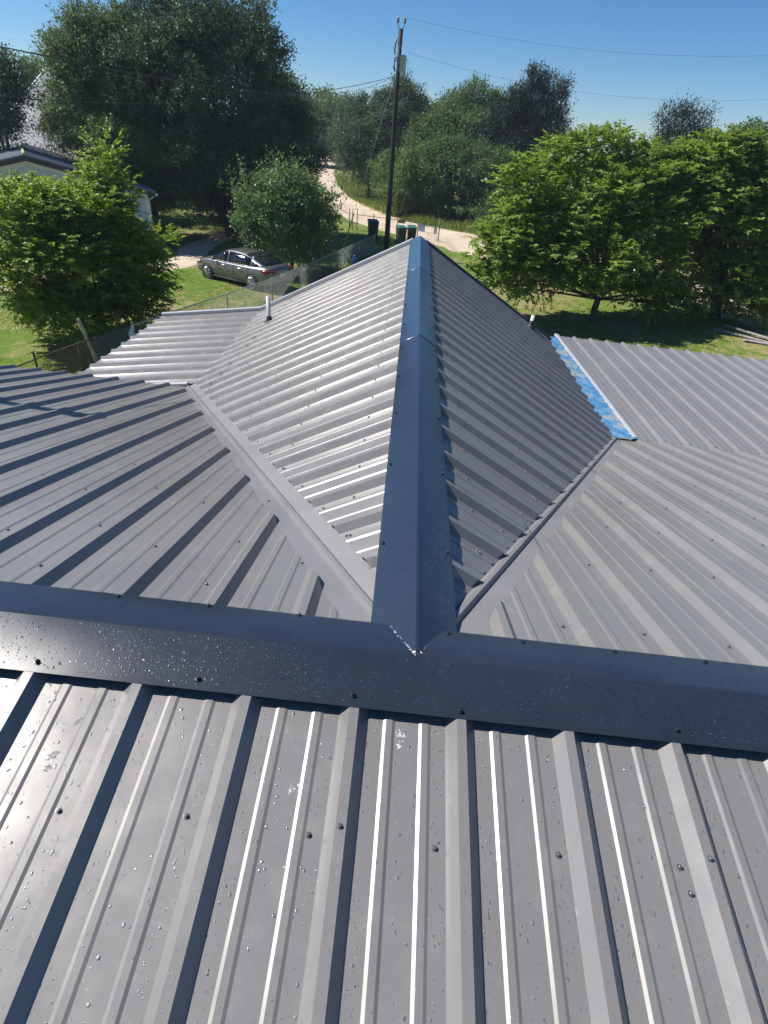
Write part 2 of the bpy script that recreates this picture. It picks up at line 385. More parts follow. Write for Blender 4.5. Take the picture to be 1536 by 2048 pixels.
# blue protective film left on the flashing beside the right porch slope
def film_material():
    m, t, b = new_mat('blue_protective_film')
    n = noise(t, 9, 6, 0.62); n2 = noise(t, 3.1, 3)
    col = ramp(t, n.outputs[0], [(0.35, (0.05, 0.16, 0.32)), (0.60, (0.10, 0.25, 0.40)), (0.74, (0.28, 0.36, 0.40))]).outputs[0]
    col = mixc(t, ramp(t, n2.outputs[0], [(0.56, (0, 0, 0)), (0.62, (0.9, 0.9, 0.9))]).outputs[0], col, (0.26, 0.29, 0.29))
    t.links.new(col, b.inputs['Base Color']); setin(b, Roughness=0.25)
    bump(t, b, n.outputs[0], 0.8, 0.02); return m
M['film'] = film_material()
from mathutils import noise as mn
V = []; F = []; nn_ = 190; mm = 26
zpr = lambda y: -YB * math.tan(A2) - (y - YB) * math.tan(PR_) - RIBH
for i in range(nn_):
    y = 4.86 + (YE + 0.75 - 4.86) * i / (nn_ - 1)
    for j in range(mm):
        t_ = j / (mm - 1); x = 2.20 + (2.73 + 0.06 * (1 - i / nn_) - 2.20) * t_
        rd = abs(mn.noise(Vector((x * 9 + y * 3, y * 4 - x * 5, 0.3)))) ; r2 = abs(mn.noise(Vector((x * 22 - y * 6, y * 13, 1.7))))
        V.append((x, y, zpr(max(y, YB)) + (YB - min(y, YB)) * math.tan(A2) + 0.004 + 0.02 * t_ ** 3 + (0.028 * (0.5 - rd) + 0.010 * (0.5 - r2)) * min(1, 3 * t_) * (1 if t_ < .93 else .2) + .004))
for i in range(nn_ - 1):
    for j in range(mm - 1): F.append((i * mm + j, i * mm + j + 1, (i + 1) * mm + j + 1, (i + 1) * mm + j))
hmesh('wall_flashing', V, F, M['film'], smooth=True)['label'] = 'flashing covered in wrinkled blue film'
bar_between('edge_trim', (2.745, YB + 0.01, zpr(YB) + 0.025), (2.745, YP, zpr(YP) + 0.025), 0.05, 0.03, M['trim'])
bar_between('edge_trim', (-2.60, 5.10, -XL * math.tan(B) - 0.03), (-XPL, 5.10, -XL * math.tan(B) - (XPL - XL) * math.tan(PL) - 0.024), 0.07, 0.03, M['trim'])

for k, p_ in ((0, S_br), (3, S_br), (6, S_br)):
    org, eu, ev, n = fr(*FR_BACK); u = CBR + k * PITCH + 0.0145; P = [W([org + eu * u + ev * v + n * (-0.0012)])[0] - HOFF for v in np.linspace(max(.18, edgeR(u) + .02), vb, 14)]
    mb = MB(); mb.tube(P, 0.0022, 4); mb.build('lap_seam', M['rubber'], p_)
# walls under the roof
def wall(x0, x1, y0, y1, z, name='wall'):
    mb = MB(); mb.box(((x0 + x1) / 2, (y0 + y1) / 2, (z + GZ) / 2), (x1 - x0, y1 - y0, z - GZ))
    V = np.array(mb.V) - HOFF; return mesh_obj(name, V, mb.F, M['siding'], house)
wall(-6.6, 6.6, -3.6, 4.6, -1.75)
wall(-2.2, 2.1, 4.61, 8.2, -1.72)
mbg = MB(); mbg.add([(-2.35, 8.3, -1.45), (2.2, 8.3, -1.4), (0, 8.3, -0.16)], [(0, 1, 2)]); mbg.add([(-2.35, 8.3, -1.45), (2.2, 8.3, -1.4), (2.2, 8.3, -1.75), (-2.35, 8.3, -1.75)], [(0, 1, 2, 3)])
hmesh('gable_wall', mbg.V, mbg.F, M['siding'])
for x_, y_, z_ in ((-4.1, 5.3, -1.95), (-4.1, 8.35, -1.98), (6.0, 9.3, -1.9), (3.0, 9.3, -1.7)):
    mb = MB(); mb.box((x_, y_, (z_ + GZ) / 2), (0.09, 0.09, z_ - GZ)); mesh_obj('porch_post', np.array(mb.V) - HOFF, mb.F, M['white'], house)

# vents
def vent(p, h, r, boot_r, tilt, label):
    p = W([p])[0] - HOFF; ax = Vector((tilt[0], tilt[1], 1)).normalized()
    mb = MB(); P = Vector(p)
    mb.tube([P - ax * 0.1, P + ax * h, P + ax * h, P + ax * (h - 0.05)], [r, r, r * .8, r * .8], 16, cap=True); o = mb.build('vent_pipe', M['pvc'], house, True)
    o['label'] = label
    b = MB(); b.tube([P - ax * 0.06, P + ax * 0.0, P + ax * 0.02, P + ax * 0.05, P + ax * 0.055, P + ax * 0.09], [boot_r * 1.9, boot_r * 1.8, boot_r * 1.15, boot_r * 1.05, r * 1.35, r * 1.12], 16, cap=False)
    b.build('pipe_boot', M['rubber'], o, True)
vent((-2.045, 7.0, -1.145), 0.36, 0.029, 0.042, (-0.01, 0.0), 'white vent pipe with black boot on the sunlit slope')
vent((1.955, 8.18, -1.07), 0.17, 0.03, 0.042, (0.04, 0.02), 'short pale vent pipe by the right rake')

# ------------------------------------------------------------------ screws
def screw_mb(p, n, r=0.0062):
    mb = MB(); p = Vector(p); n = Vector(n).normalized()
    mb.tube([p - n * 0.001, p + n * 0.0018, p + n * 0.0022, p + n * 0.0075, p + n * 0.0085], [r * 1.35, r * 1.3, r * 0.78, r * 0.72, r * 0.5], 8)
    return mb
proto_me = None
proto_p = None
def screw(par, frm, u, v, h):
    global proto_me, proto_p
    org, eu, ev, n = fr(*frm); p = W([org + eu * u + ev * v + n * (h - RIBH)])[0] - HOFF; nw = Wd(n)
    if proto_me is None:
        o = screw_mb((0, 0, 0), (0, 0, 1)).build('screw', M['screw'], par, False); proto_me = o.data; proto_p = o.data.copy(); proto_p.materials[0] = M['pscrew']
    else:
        o = bpy.data.objects.new('screw', proto_p if par.name.startswith('roof_slope') else proto_me); sc.collection.objects.link(o); o.parent = par
    o.location = p; o.rotation_euler = Vector(nw).to_track_quat('Z', 'Y').to_euler()
    o['group'] = 'roofing screws'
    return o
rest = MB()
def screw_rest(frm, u, v, h, sc_=1.0):
    org, eu, ev, n = fr(*frm); p = W([org + eu * u + ev * v + n * (h - RIBH)])[0] - HOFF
    mb = screw_mb(p, Wd(n), 0.006 * sc_); rest.add(mb.V, mb.F)
screw(cap_main, FR_NEAR, -1.076, .151, RIBH + 0.006)
for u, v in [(-.854, .508), (-.549, .49), (-.246, .502), (.065, .502), (.373, .487), (.678, .485), (.689, .540), (-1.16, .50), (.98, .50)]: screw(S_near, FR_NEAR, u, v, 0.0)
for u, v in [(-.172, .484), (.745, .468)]: screw(S_near, FR_NEAR, u, v, RIBH)
for u, v in [(-.178, .147), (.13, .160), (.755, .145), (-.62, .150)]: screw(cap_main, FR_NEAR, u, v, RIBH + 0.006)
for u, v in [(-.686, .157), (-.387, .164), (.665, .153), (.357, .149), (.97, .155), (-.98, .150), (0.11, 0.15)]: screw(cap_main, FR_BACK, u, v, RIBH + 0.004)
for k in range(0, 27):
    y = CW + k * PW + 0.06
    for f_, cp in ((FR_WL, 1), (FR_WR, 1)):
        par = cap_w1 if y < 3.3 else (cap_w2 if y < 6 else cap_w3)
        if y < YE and (k % 2 == 0 or y > 5): screw(par, f_, y + random.uniform(-.03, .03), LW - 0.022, RIBH + 0.006 + (0.003 if y > 3.3 else 0) + (0.003 if y > 6 else 0))
for k in range(0, 7):
    for dv in (0.12, 0.55, 1.15):
        u = CBL - k * PITCH - 0.075
        if dv > 0.13 or k < 4: (screw if k < 4 else screw_rest)(*(([S_bl] if k < 4 else []) + [FR_BACK, u, 0.1 + edgeL(u) * 0 + dv + 0.15 * (k % 2), 0.0]))
for k in range(0, 26):
    for v in (0.35, 0.9, 1.5, 2.1, 2.7):
        y = CW + k * PW - 0.07 + random.uniform(-.01, .01)
        x = v * cb
        if y > x / KL + 0.2 and y < YE - 0.03:
            if v < 0.4 and k < 8: screw(S_wl, FR_WL, y, v, 0); screw(S_wr, FR_WR, y, v, 0)
            else: screw_rest(FR_WL, y, v, 0); (x < 2.3) and screw_rest(FR_WR, y, v, 0)
    # along the valleys
    y = CW + k * PW - 0.08
    vL = (y - 0.2) * KL / cb
    if 0.05 < vL < 2.8:
        for q in (0.0, 0.11): 
            if k < 7 and q == 0: screw(S_wl, FR_WL, y + q, vL - 0.03, 0)
            else: screw_rest(FR_WL, y + q, vL - 0.03, 0)
        vR = (y - 0.1) * KR / cb; 
        if vR < 2.6: screw_rest(FR_WR, y, vR - 0.06, 0)
for k in range(0, 16):
    u = CBR + k * PITCH - 0.07
    for v in (0.35, 1.0, 1.6, 2.2, 3.0, 3.9, 4.7):
        if v > edgeR(u) * 0 and u < v * c2 * 50:
            if u > (v * c2 + 0.25) * KR:
                (screw if (k < 5 and v < 1.7) else screw_rest)(*(([S_br] if (k < 5 and v < 1.7) else []) + [FR_BACK, u, v + random.uniform(-.02, .02), 0.0]))
    if k % 2 == 0: screw_rest(FR_PR, CPR + k * PITCH + 0.1, 1.2, 0); screw_rest(FR_PR, CPR + k * PITCH + 0.1, 2.9, 0)
for k in range(10):
    for v in (0.3, 0.9, 1.45): screw_rest(FR_PL, 5.4 + k * PW, v, 0)
for k in range(4, 16):
    for v in (1.8, 2.6, 3.5, 4.6):
        u = CBL - k * PITCH - 0.07
        if -u > (v * c2 + .2) * KL * 0 + 1.0 and -u > v * c2 * KL + .3: screw_rest(FR_BACK, u, v, 0)
tag(rest.build('screw', M['pscrew'], house), kind='stuff', label='rows of small roofing screws over the farther slopes')

# sealant smears at the cap junction
org, eu, ev, n = fr(*FR_BACK); rs = random.Random(5); mb = MB()
for side in (-1, 1):
    for q in range(46 if side < 0 else 22):
        t_ = rs.random(); v = 0.160 * t_; u = side * v * c2 * KL + side * rs.uniform(0.0005, 0.006) * (1 if rs.random() < .7 else 2); r = rs.uniform(.0007, .0024) * (1.5 if rs.random() < .12 else 1); a = rs.uniform(0.8, 1.3)
        V = [W([org + eu * (u + math.cos(g) * r * rs.uniform(.5, 1.3) + side * math.cos(a) * 0) + ev * (v + math.sin(g) * r * rs.uniform(.8, 2.6)) + n * (0.0062)])[0] - HOFF for g in [2 * math.pi * w_ / 7 for w_ in range(7)]]
        V.append(W([org + eu * u + ev * v + n * (0.0076)])[0] - HOFF); mb.add(V, [(w_, (w_ + 1) % 7, 7) for w_ in range(7)])
tag(mb.build('sealant', M['sealant'], cap_main, False), kind='stuff', label='white sealant smears along the cut joint of the caps')

# scuffs / water puddle marks and debris on the near slope
def blob(u, v, r, h, frm, asp=1.0, ang=0.0, seed=0):
    rr = random.Random(seed); org, eu, ev, n = fr(*frm); V = [org + eu * u + ev * v + n * (0.0012 - RIBH + h)]
    k = 16
    for i in range(k):
        a = 2 * math.pi * i / k; q = r * rr.uniform(0.6, 1.15); x = math.cos(a) * q; y = math.sin(a) * q * asp
        V.append(org + eu * (u + x * math.cos(ang) - y * math.sin(ang)) + ev * (v + x * math.sin(ang) + y * math.cos(ang)) + n * (0.0006 - RIBH))
    return W(V) - HOFF, [(0, 1 + i, 1 + (i + 1) % k) for i in range(k)]
mb = MB(); rs = random.Random(9)
for (u, v, R0, k) in [(-.034, .232, .018, 44), (-.036, .262, .006, 10), (-.303, .397, .014, 22), (-.312, .41, .006, 6)]:
    for q in range(k):
        a = rs.uniform(0, 6.28); d = R0 * rs.random() ** .8; V, F = blob(u + d * math.cos(a), v + d * math.sin(a), rs.uniform(.0007, .0022) * (2.2 if q < 3 else 1), 0.0006, FR_NEAR, rs.uniform(.5, 1.5), a, q); mb.add(V, F)
tag(mb.build('dried_splatter', M['sealant'], S_near), kind='stuff', label='specks of dried white splatter')
for s_, (u, v, r, a_) in enumerate([(-.905, .290, .016, .5), (-.89, .315, .007, .8), (-.93, .385, .018, .6), (-.93, .415, .012, .9), (-.45, .47, .012, .6), (-.99, .56, .01, .8), (.40, .60, .012, .8), (.33, .62, .008, .8)]):
    V, F = blob(u, v, r, 0.0012, FR_NEAR, a_, -0.6, 20 + s_); mesh_obj('water_puddle', V, F, M['water'], S_near, True)

# ------------------------------------------------------------------ rain drops
def hemi(nseg=8, rings=3):
    V = [(0, 0, 1)]; F = []
    for i in range(1, rings + 1):
        a = math.pi / 2 * i / rings
        for k in range(nseg): g = 2 * math.pi * k / nseg; V.append((math.sin(a) * math.cos(g), math.sin(a) * math.sin(g), math.cos(a)))
    F3 = [(0, 1 + k, 1 + (k + 1) % nseg) for k in range(nseg)]
    for i in range(rings - 1):
        for k in range(nseg):
            a = 1 + i * nseg + k; b_ = 1 + i * nseg + (k + 1) % nseg; c_ = a + nseg; d_ = b_ + nseg
            F3.append((a, c_, d_)); F3.append((a, d_, b_))
    return np.array(V), np.array(F3)
HV, HF = hemi()
def drops(name, pts, parent, label=None):
    """pts: array rows u,v,h,r,elong with a frame"""
    Vs = []; Fs = []; b_ = 0
    for (frm, arr) in pts:
        org, eu, ev, n = fr(*frm)
        for (u, v, h, r, el) in arr:
            if h < -50: h = RIBH + hcap(u, v, h)
            c = org + eu * u + ev * v + n * (h - RIBH)
            P = c + np.outer(HV[:, 0] * r, eu) + np.outer(HV[:, 1] * r * el, ev) + np.outer(HV[:, 2] * r * 0.62, n)
            Vs.append(P); Fs.append(HF + b_); b_ += len(HV)
    V = W(np.concatenate(Vs)) - HOFF; o = mesh_obj(name, V, np.concatenate(Fs), M['water'], parent, True)
    return tag(o, label, kind='stuff')
def hcap(u, v, code):
    if code > -150: L_, e, z0 = LN, 0.0016 * (math.sin(u * 5.1) + 0.6 * math.sin(u * 11.7) + 1.7), 0.0045
    else: L_, e, z0 = LW, 0.0016 * (math.sin(u * 4.3) + 0.5 * math.sin(u * 9.1) + 2.3), 0.004
    t = v / (L_ * .5)
    return ((z0 + e * t) if t < 1 else (z0 + e) + (0.0015 - z0 - e) * (t - 1)) * 1.0 + 0.0010
def beads(u0, u1, v0, v1, code, r0, r1, cell, keep=0.8, dens=None):
    gu, gv = np.meshgrid(np.arange(u0, u1, cell), np.arange(v0, v1, cell), indexing='ij'); u = gu.ravel() + RNG.uniform(-.36, .36, gu.size) * cell; v = gv.ravel() + RNG.uniform(-.36, .36, gu.size) * cell
    r = r0 + (r1 - r0) * RNG.random(len(u)) ** 2.6; k = RNG.random(len(u)) < keep * (0.75 + 0.25 * np.sin(u * 13 + np.sin(v * 40)))
    if dens is not None: k &= RNG.random(len(u)) < dens(u, v)
    k &= (v > v0) & (v < v1); u, v, r = u[k], v[k], r[k]
    return np.stack([u, v, np.full(len(u), float(code)), r, 1 + .15 * RNG.random(len(u))], 1)
def rnd(n, u0, u1, v0, v1, h, r0, r1, el=1.15, dens=None):
    u = RNG.uniform(u0, u1, n); v = RNG.uniform(v0, v1, n)
    r = r0 + (r1 - r0) * RNG.random(n) ** 3.2
    if dens is not None: k = RNG.random(n) < dens(u, v); u, v, r = u[k], v[k], r[k]
    return np.stack([u, v, np.full(len(u), h), r, 1 + (el - 1) * RNG.random(len(u)) * 2], 1)
def clump(u, v): return 0.72 + 0.28 * (np.sin(u * 17 + 3 * np.sin(v * 21)) * np.sin(v * 31 + 2 * np.sin(u * 9)) > -0.25)
drops('rain_drops', [(FR_NEAR, beads(-1.25, 1.1, .012, .172, -100, .0011, .0027, .0100, .85)), (FR_NEAR, beads(-1.25, -.15, .012, .172, -100, .0018, .0042, .026, .75)),
                     (FR_BACK, beads(-1.35, 1.25, .012, .165, -100, .0010, .0023, .0100, .75))], cap_main, 'rain drops beaded on the ridge cap')
drops('rain_drops', [(FR_WL, beads(.2, 2.6, .012, .158, -200, .0009, .0022, .011, .75, lambda u, v: np.clip(1.35 - u * .5, 0.04, 1))),
                     (FR_WR, beads(.2, 2.8, .012, .158, -200, .0009, .0022, .011, .75, lambda u, v: np.clip(1.35 - u * .45, 0.04, 1)))], cap_w1, 'rain drops beaded on the wing ridge cap')
arr = []
for k in range(-1, 8):
    c = CN + k * PITCH
    arr.append(rnd(150, c - 0.083, c - 0.043, .19, 1.0, 0.0008, .0009, .0032, 1.5))
    arr.append(rnd(120, c + 0.042, c + 0.083, .19, 1.0, 0.0008, .0009, .0034, 1.5))
    arr.append(rnd(80, c - 0.012, c + 0.012, .19, 1.0, RIBH + .0008, .0007, .0020, 1.4))
    arr.append(rnd(60, c + 0.121, c + 0.186, .19, 1.0, 0.0008, .0010, .0044, 1.6))
    arr.append(rnd(30, c + 0.095, c + 0.110, .19, 1.0, 0.0048, .0008, .0024, 1.5))
    arr.append(rnd(30, c + 0.196, c + 0.211, .19, 1.0, 0.0048, .0008, .0024, 1.5))
drops('rain_drops', [(FR_NEAR, a) for a in arr], S_near, 'scattered rain drops on the nearest slope')
# drops clinging on the camera-facing rib flanks of the wing slopes
def flank_drops(frm, n, side):
    out = []
    for _ in range(n):
        k = int(RNG.integers(0, 16)); y = CW + k * PW; t_ = RNG.random(); u = y - 0.013 - 0.0275 * t_ * 1.04; h = RIBH * (1 - t_) + 0.001
        vmax = (y - 0.2) * KL / cb
        if vmax < 0.22: continue
        v = RNG.uniform(0.18, min(vmax, 2.7)); 
        if math.sin(v * 7 + k * 2) + math.sin(v * 15 + k) < -0.1: continue
        out.append((u, v, h, RNG.uniform(.001, .0026), 1.1))
    return (frm, np.array(out))
drops('rain_drops', [flank_drops(FR_WR, 2600, 1)], S_wr, 'rain drops on the dark wing slope')
drops('rain_drops', [flank_drops(FR_WL, 900, 1)], S_wl, 'rain drops on the sunlit wing slope')
arr = []
for k in range(12): c = CBR + k * PITCH; arr.append((FR_BACK, rnd(70, c + 0.045, c + 0.26, .2, 3.4, 0.001, .0009, .0024, dens=lambda u, v: u > (v * c2 + .22) * KR)))
for k in range(8): c = CBL - k * PITCH; arr.append((FR_BACK, rnd(60, c + 0.045, c + 0.26, .18, 2.0, 0.001, .0009, .0022, dens=lambda u, v: -u > (v * c2 + .3) * KL)))
drops('rain_drops', arr, S_br, 'fine rain drops on the back slopes')

# ================================================================== ground, road
def gh(x, y):
    return 0.05 * np.sin(x * 0.23 + 1.3) * np.sin(y * 0.19) + 0.03 * np.sin(x * 0.61 + y * 0.47)
def ground_material():
    m, t, b = new_mat('lawn_ground')
    n1 = noise(t, 0.22, 4, 0.6); n2 = noise(t, 2.2, 6, 0.65); n3 = noise(t, 14, 4, 0.6)
    g = ramp(t, n3.outputs[0], [(0.3, (0.075, 0.13, 0.02)), (0.7, (0.16, 0.235, 0.04))]).outputs[0]
    dry = ramp(t, n3.outputs[0], [(0.3, (0.24, 0.19, 0.09)), (0.7, (0.38, 0.31, 0.17))]).outputs[0]
    f = mixc(t, 0.5, n1.outputs[0], n2.outputs[0])
    col = mixc(t, ramp(t, f, [(0.47, (0, 0, 0)), (0.58, (0.9, 0.9, 0.9))]).outputs[0], g, dry)
    t.links.new(col, b.inputs['Base Color']); setin(b, Roughness=0.95); b.inputs['Specular IOR Level'].default_value = 0.1
    bump(t, b, n3.outputs[0], 0.8, 0.05); return m
def dirt_material():
    m, t, b = new_mat('pale_caliche_road')
    n1 = noise(t, 0.5, 5, 0.6); n2 = noise(t, 6, 6, 0.7); n3 = noise(t, 0.9, 3, 0.5, mapscale=(2.2, 0.25, 1))
    col = ramp(t, n2.outputs[0], [(0.3, (0.42, 0.33, 0.24)), (0.7, (0.60, 0.49, 0.37))]).outputs[0]
    col = mixc(t, ramp(t, n1.outputs[0], [(0.45, (0, 0, 0)), (0.65, (0.6, 0.6, 0.6))]).outputs[0], col, (0.66, 0.56, 0.45))
    col = mixc(t, ramp(t, n3.outputs[0], [(0.5, (0, 0, 0)), (0.66, (0.45, 0.45, 0.45))]).outputs[0], col, (0.36, 0.29, 0.20))
    t.links.new(col, b.inputs['Base Color']); setin(b, Roughness=0.95); b.inputs['Specular IOR Level'].default_value = 0.1
    bump(t, b, n2.outputs[0], 0.6, 0.03); return m
def sheet(name, xs, ys, lift, mat):
    X, Y = np.meshgrid(xs, ys, indexing='ij'); Z = GZ + gh(X, Y) + lift
    V = np.stack([X, Y, Z], -1).reshape(-1, 3); nx, ny = len(xs), len(ys)
    i = np.arange((nx - 1))[:, None] * ny + np.arange(ny - 1)[None]
    F = np.stack([i, i + ny, i + ny + 1, i + 1], -1).reshape(-1, 4)
    return tag(mesh_obj(name, V, F, mat, None, True), kind='structure')
xs = np.concatenate([[-1500, -700, -300, -120], np.arange(-60, 60.1, 1.0), [120, 300, 700, 1500]])
ys = np.concatenate([[-1500, -700, -300, -100, -30], np.arange(-10, 170.1, 1.0), [300, 700, 1500]])
M['ground'] = ground_material(); M['dirt'] = dirt_material()
gh0 = gh
def gh(x, y):
    k = np.clip((90 - np.abs(np.asarray(x, float))) / 60, 0, 1) * np.clip((180 - np.asarray(y, float)) / 60, 0, 1) * np.clip((np.asarray(y, float) + 40) / 30, 0, 1)
    return gh0(x, y) * k
sheet('ground', xs, ys, 0.0, M['ground'])
def ribbon(name, L, R, mat, lift=0.012, n=160, m=14, jag=0.18):
    """strip between a left and a right polyline, following the ground, with ragged edges"""
    def res(P):
        P = np.array(P, float); s = np.r_[0, np.cumsum(np.linalg.norm(np.diff(P, axis=0), axis=1))]; t = np.linspace(0, s[-1], n)
        Q = np.stack([np.interp(t, s, P[:, 0]), np.interp(t, s, P[:, 1])], 1)
        for _ in range(6): Q[1:-1] = (Q[:-2] + 2 * Q[1:-1] + Q[2:]) / 4
        return Q
    A_, B_ = res(L), res(R); V = []; 
    ja = np.cumsum(RNG.normal(0, .5, n)) * 0; ja = jag * (RNG.random(n) - .5) * 2; jb = jag * (RNG.random(n) - .5) * 2
    for i in range(n):
        d = B_[i] - A_[i]; d = d / (np.linalg.norm(d) + 1e-9)
        a = A_[i] + d * ja[i]; b = B_[i] + d * jb[i]
        for j in range(m):
            p = a + (b - a) * j / (m - 1); V.append((p[0], p[1], GZ + float(gh(p[0], p[1])) + lift + (0 if 0 < j < m - 1 else -0.03)))
    F = [(i * m + j, i * m + j + 1, (i + 1) * m + j + 1, (i + 1) * m + j) for i in range(n - 1) for j in range(m - 1)]
    return tag(mesh_obj(name, V, F, mat, None, True), kind='structure')
ribbon('dirt_road', [(-26, 190), (-19, 140), (-14.2, 105), (-11.2, 85), (-8.6, 68), (-6.6, 58), (-4.4, 50.5), (-0.5, 44.4), (2.6, 41.5), (3.3, 38.5), (5.2, 36.8), (9, 37.5), (12.6, 36.5), (14.5, 32.5), (15.3, 28), (16.2, 24), (17, 14)],
       [(-21, 190), (-14.6, 140), (-11.3, 105), (-8.6, 85), (-5.6, 71), (-3.5, 63), (-1.0, 57.4), (2.4, 51.6), (6.4, 48.3), (10, 45), (14, 42), (17.5, 37.5), (18.6, 32), (19, 24), (21.5, 14)], M['dirt'])
ribbon('driveway', [(-8.2, 62), (-10.4, 50), (-12.4, 41), (-12.8, 34), (-11.9, 30.4), (-14.6, 25.6), (-22, 19), (-34, 12)],
       [(-6.8, 59), (-9.0, 48), (-11.0, 41), (-11.1, 35), (-10.2, 29.4), (-12.4, 25.0), (-18.6, 17.2), (-30, 9)], M['dirt'], lift=0.018, jag=0.12)

# ================================================================== vegetation
def quads(C0, D, N, L, Wd_, fold=0.25):
    """leaf = two triangles folded along the midrib"""
    D = D / (np.linalg.norm(D, axis=1, keepdims=True) + 1e-9); S = np.cross(D, N); S /= (np.linalg.norm(S, axis=1, keepdims=True) + 1e-9)
    N2 = np.cross(S, D); L = L[:, None]; Wd_ = Wd_[:, None]
    tip = C0 + D * L; mid = C0 + D * L * 0.45 + N2 * Wd_ * fold * -1
    l = C0 + D * L * 0.42 + S * Wd_ * .5; r = C0 + D * L * 0.42 - S * Wd_ * .5
    V = np.stack([C0 + N2 * Wd_ * -fold, r, tip, l], 1).reshape(-1, 3); k = len(C0)
    b = np.arange(k)[:, None] * 4
    F = np.concatenate([b + np.array([[0, 1, 2]]), b + np.array([[0, 2, 3]])], 0)
    return V, F
def unit(n):
    v = RNG.normal(size=(n, 3)); return v / np.linalg.norm(v, axis=1, keepdims=True)
def crown(lobes, n, style='leafy', leaf=(0.12, 0.06), per=14, twig=0.45, droop=0.5, shell=0.75, up=0.25, gap=0.0, clump=0.6, cper=16):
    """leaf sprays gathered in clumps on the lobes' surfaces, plus loose filling inside"""
    L = np.array(lobes, float); vol = (L[:, 3] * L[:, 4] + L[:, 4] * L[:, 5] + L[:, 3] * L[:, 5]); p = vol / vol.sum()
    nc = max(6, n // cper); ci = RNG.choice(len(L), nc, p=p); cd = unit(nc); cd[:, 2] = np.abs(cd[:, 2]) * np.where(RNG.random(nc) < 0.72, 1, -1)
    cc = L[ci, :3] + cd * L[ci, 3:6] * RNG.uniform(0.70, 1.02, nc)[:, None]; crd = clump * RNG.uniform(0.55, 1.25, nc)
    k = RNG.integers(0, nc, n); d = unit(n); d[:, 2] = np.where(RNG.random(n) < .7, np.abs(d[:, 2]), d[:, 2])
    P = cc[k] + d * (crd[k] * RNG.random(n) ** 0.4)[:, None] * np.array([1, 1, 0.62]); od = cd[k]
    f_ = RNG.random(n) > shell; m_ = f_.sum(); fi = RNG.choice(len(L), m_, p=p); fd = unit(m_)
    P[f_] = L[fi, :3] + fd * L[fi, 3:6] * (RNG.random(m_) ** 0.5 * 0.9)[:, None]; od[f_] = fd
    P[:, 2] = np.maximum(P[:, 2], L[:, 2].min() - L[:, 5].max() * 1.05)
    cen = L[:, :3].mean(0); out = P - cen; out /= np.linalg.norm(out, axis=1, keepdims=True)
    ax = d * 0.75 + od * 0.45 + out * 0.3 + np.array([0, 0, up]) + unit(n) * 0.3; ax /= np.linalg.norm(ax, axis=1, keepdims=True)
    t = (np.arange(per) + 0.5) / per
    T = np.tile(t[None], (n, 1)) + RNG.normal(0, 0.03, (n, per)); tw = twig * RNG.uniform(0.5, 1.35, (n, 1))
    pos = P[:, None] + ax[:, None] * (T * tw)[..., None]; pos[..., 2] -= droop * tw * T ** 2 * 0.6
    side = np.cross(ax, np.array([0, 0, 1.0])); side /= (np.linalg.norm(side, axis=1, keepdims=True) + 1e-6)
    sg = np.where(np.arange(per) % 2 == 0, 1, -1)[None, :, None]
    tang = ax[:, None] + np.array([0, 0, -1.0]) * (droop * T * 1.2)[..., None]
    if style == 'frond':
        D = tang * 0.6 + side[:, None] * sg * 0.85 + np.array([0, 0, -droop * 0.4]) + RNG.normal(0, 0.22, (n, per, 3))
        Nn = np.array([0, 0, 1.0]) + (d * 0.6)[:, None] + RNG.normal(0, 0.3, (n, per, 3))
    else:
        D = tang * 0.6 + RNG.normal(0, 0.5, (n, per, 3)) + np.array([0, 0, -droop * 0.3]); pos = pos + RNG.normal(0, leaf[0] * 0.7, (n, per, 3))
        Nn = (d * 1.0 + od * .5)[:, None] + np.array([0, 0, 0.6]) + RNG.normal(0, 0.38, (n, per, 3))
    N_ = n * per; sz = RNG.uniform(0.65, 1.3, N_)
    return quads(pos.reshape(-1, 3), D.reshape(-1, 3), Nn.reshape(-1, 3), leaf[0] * sz, leaf[1] * sz)
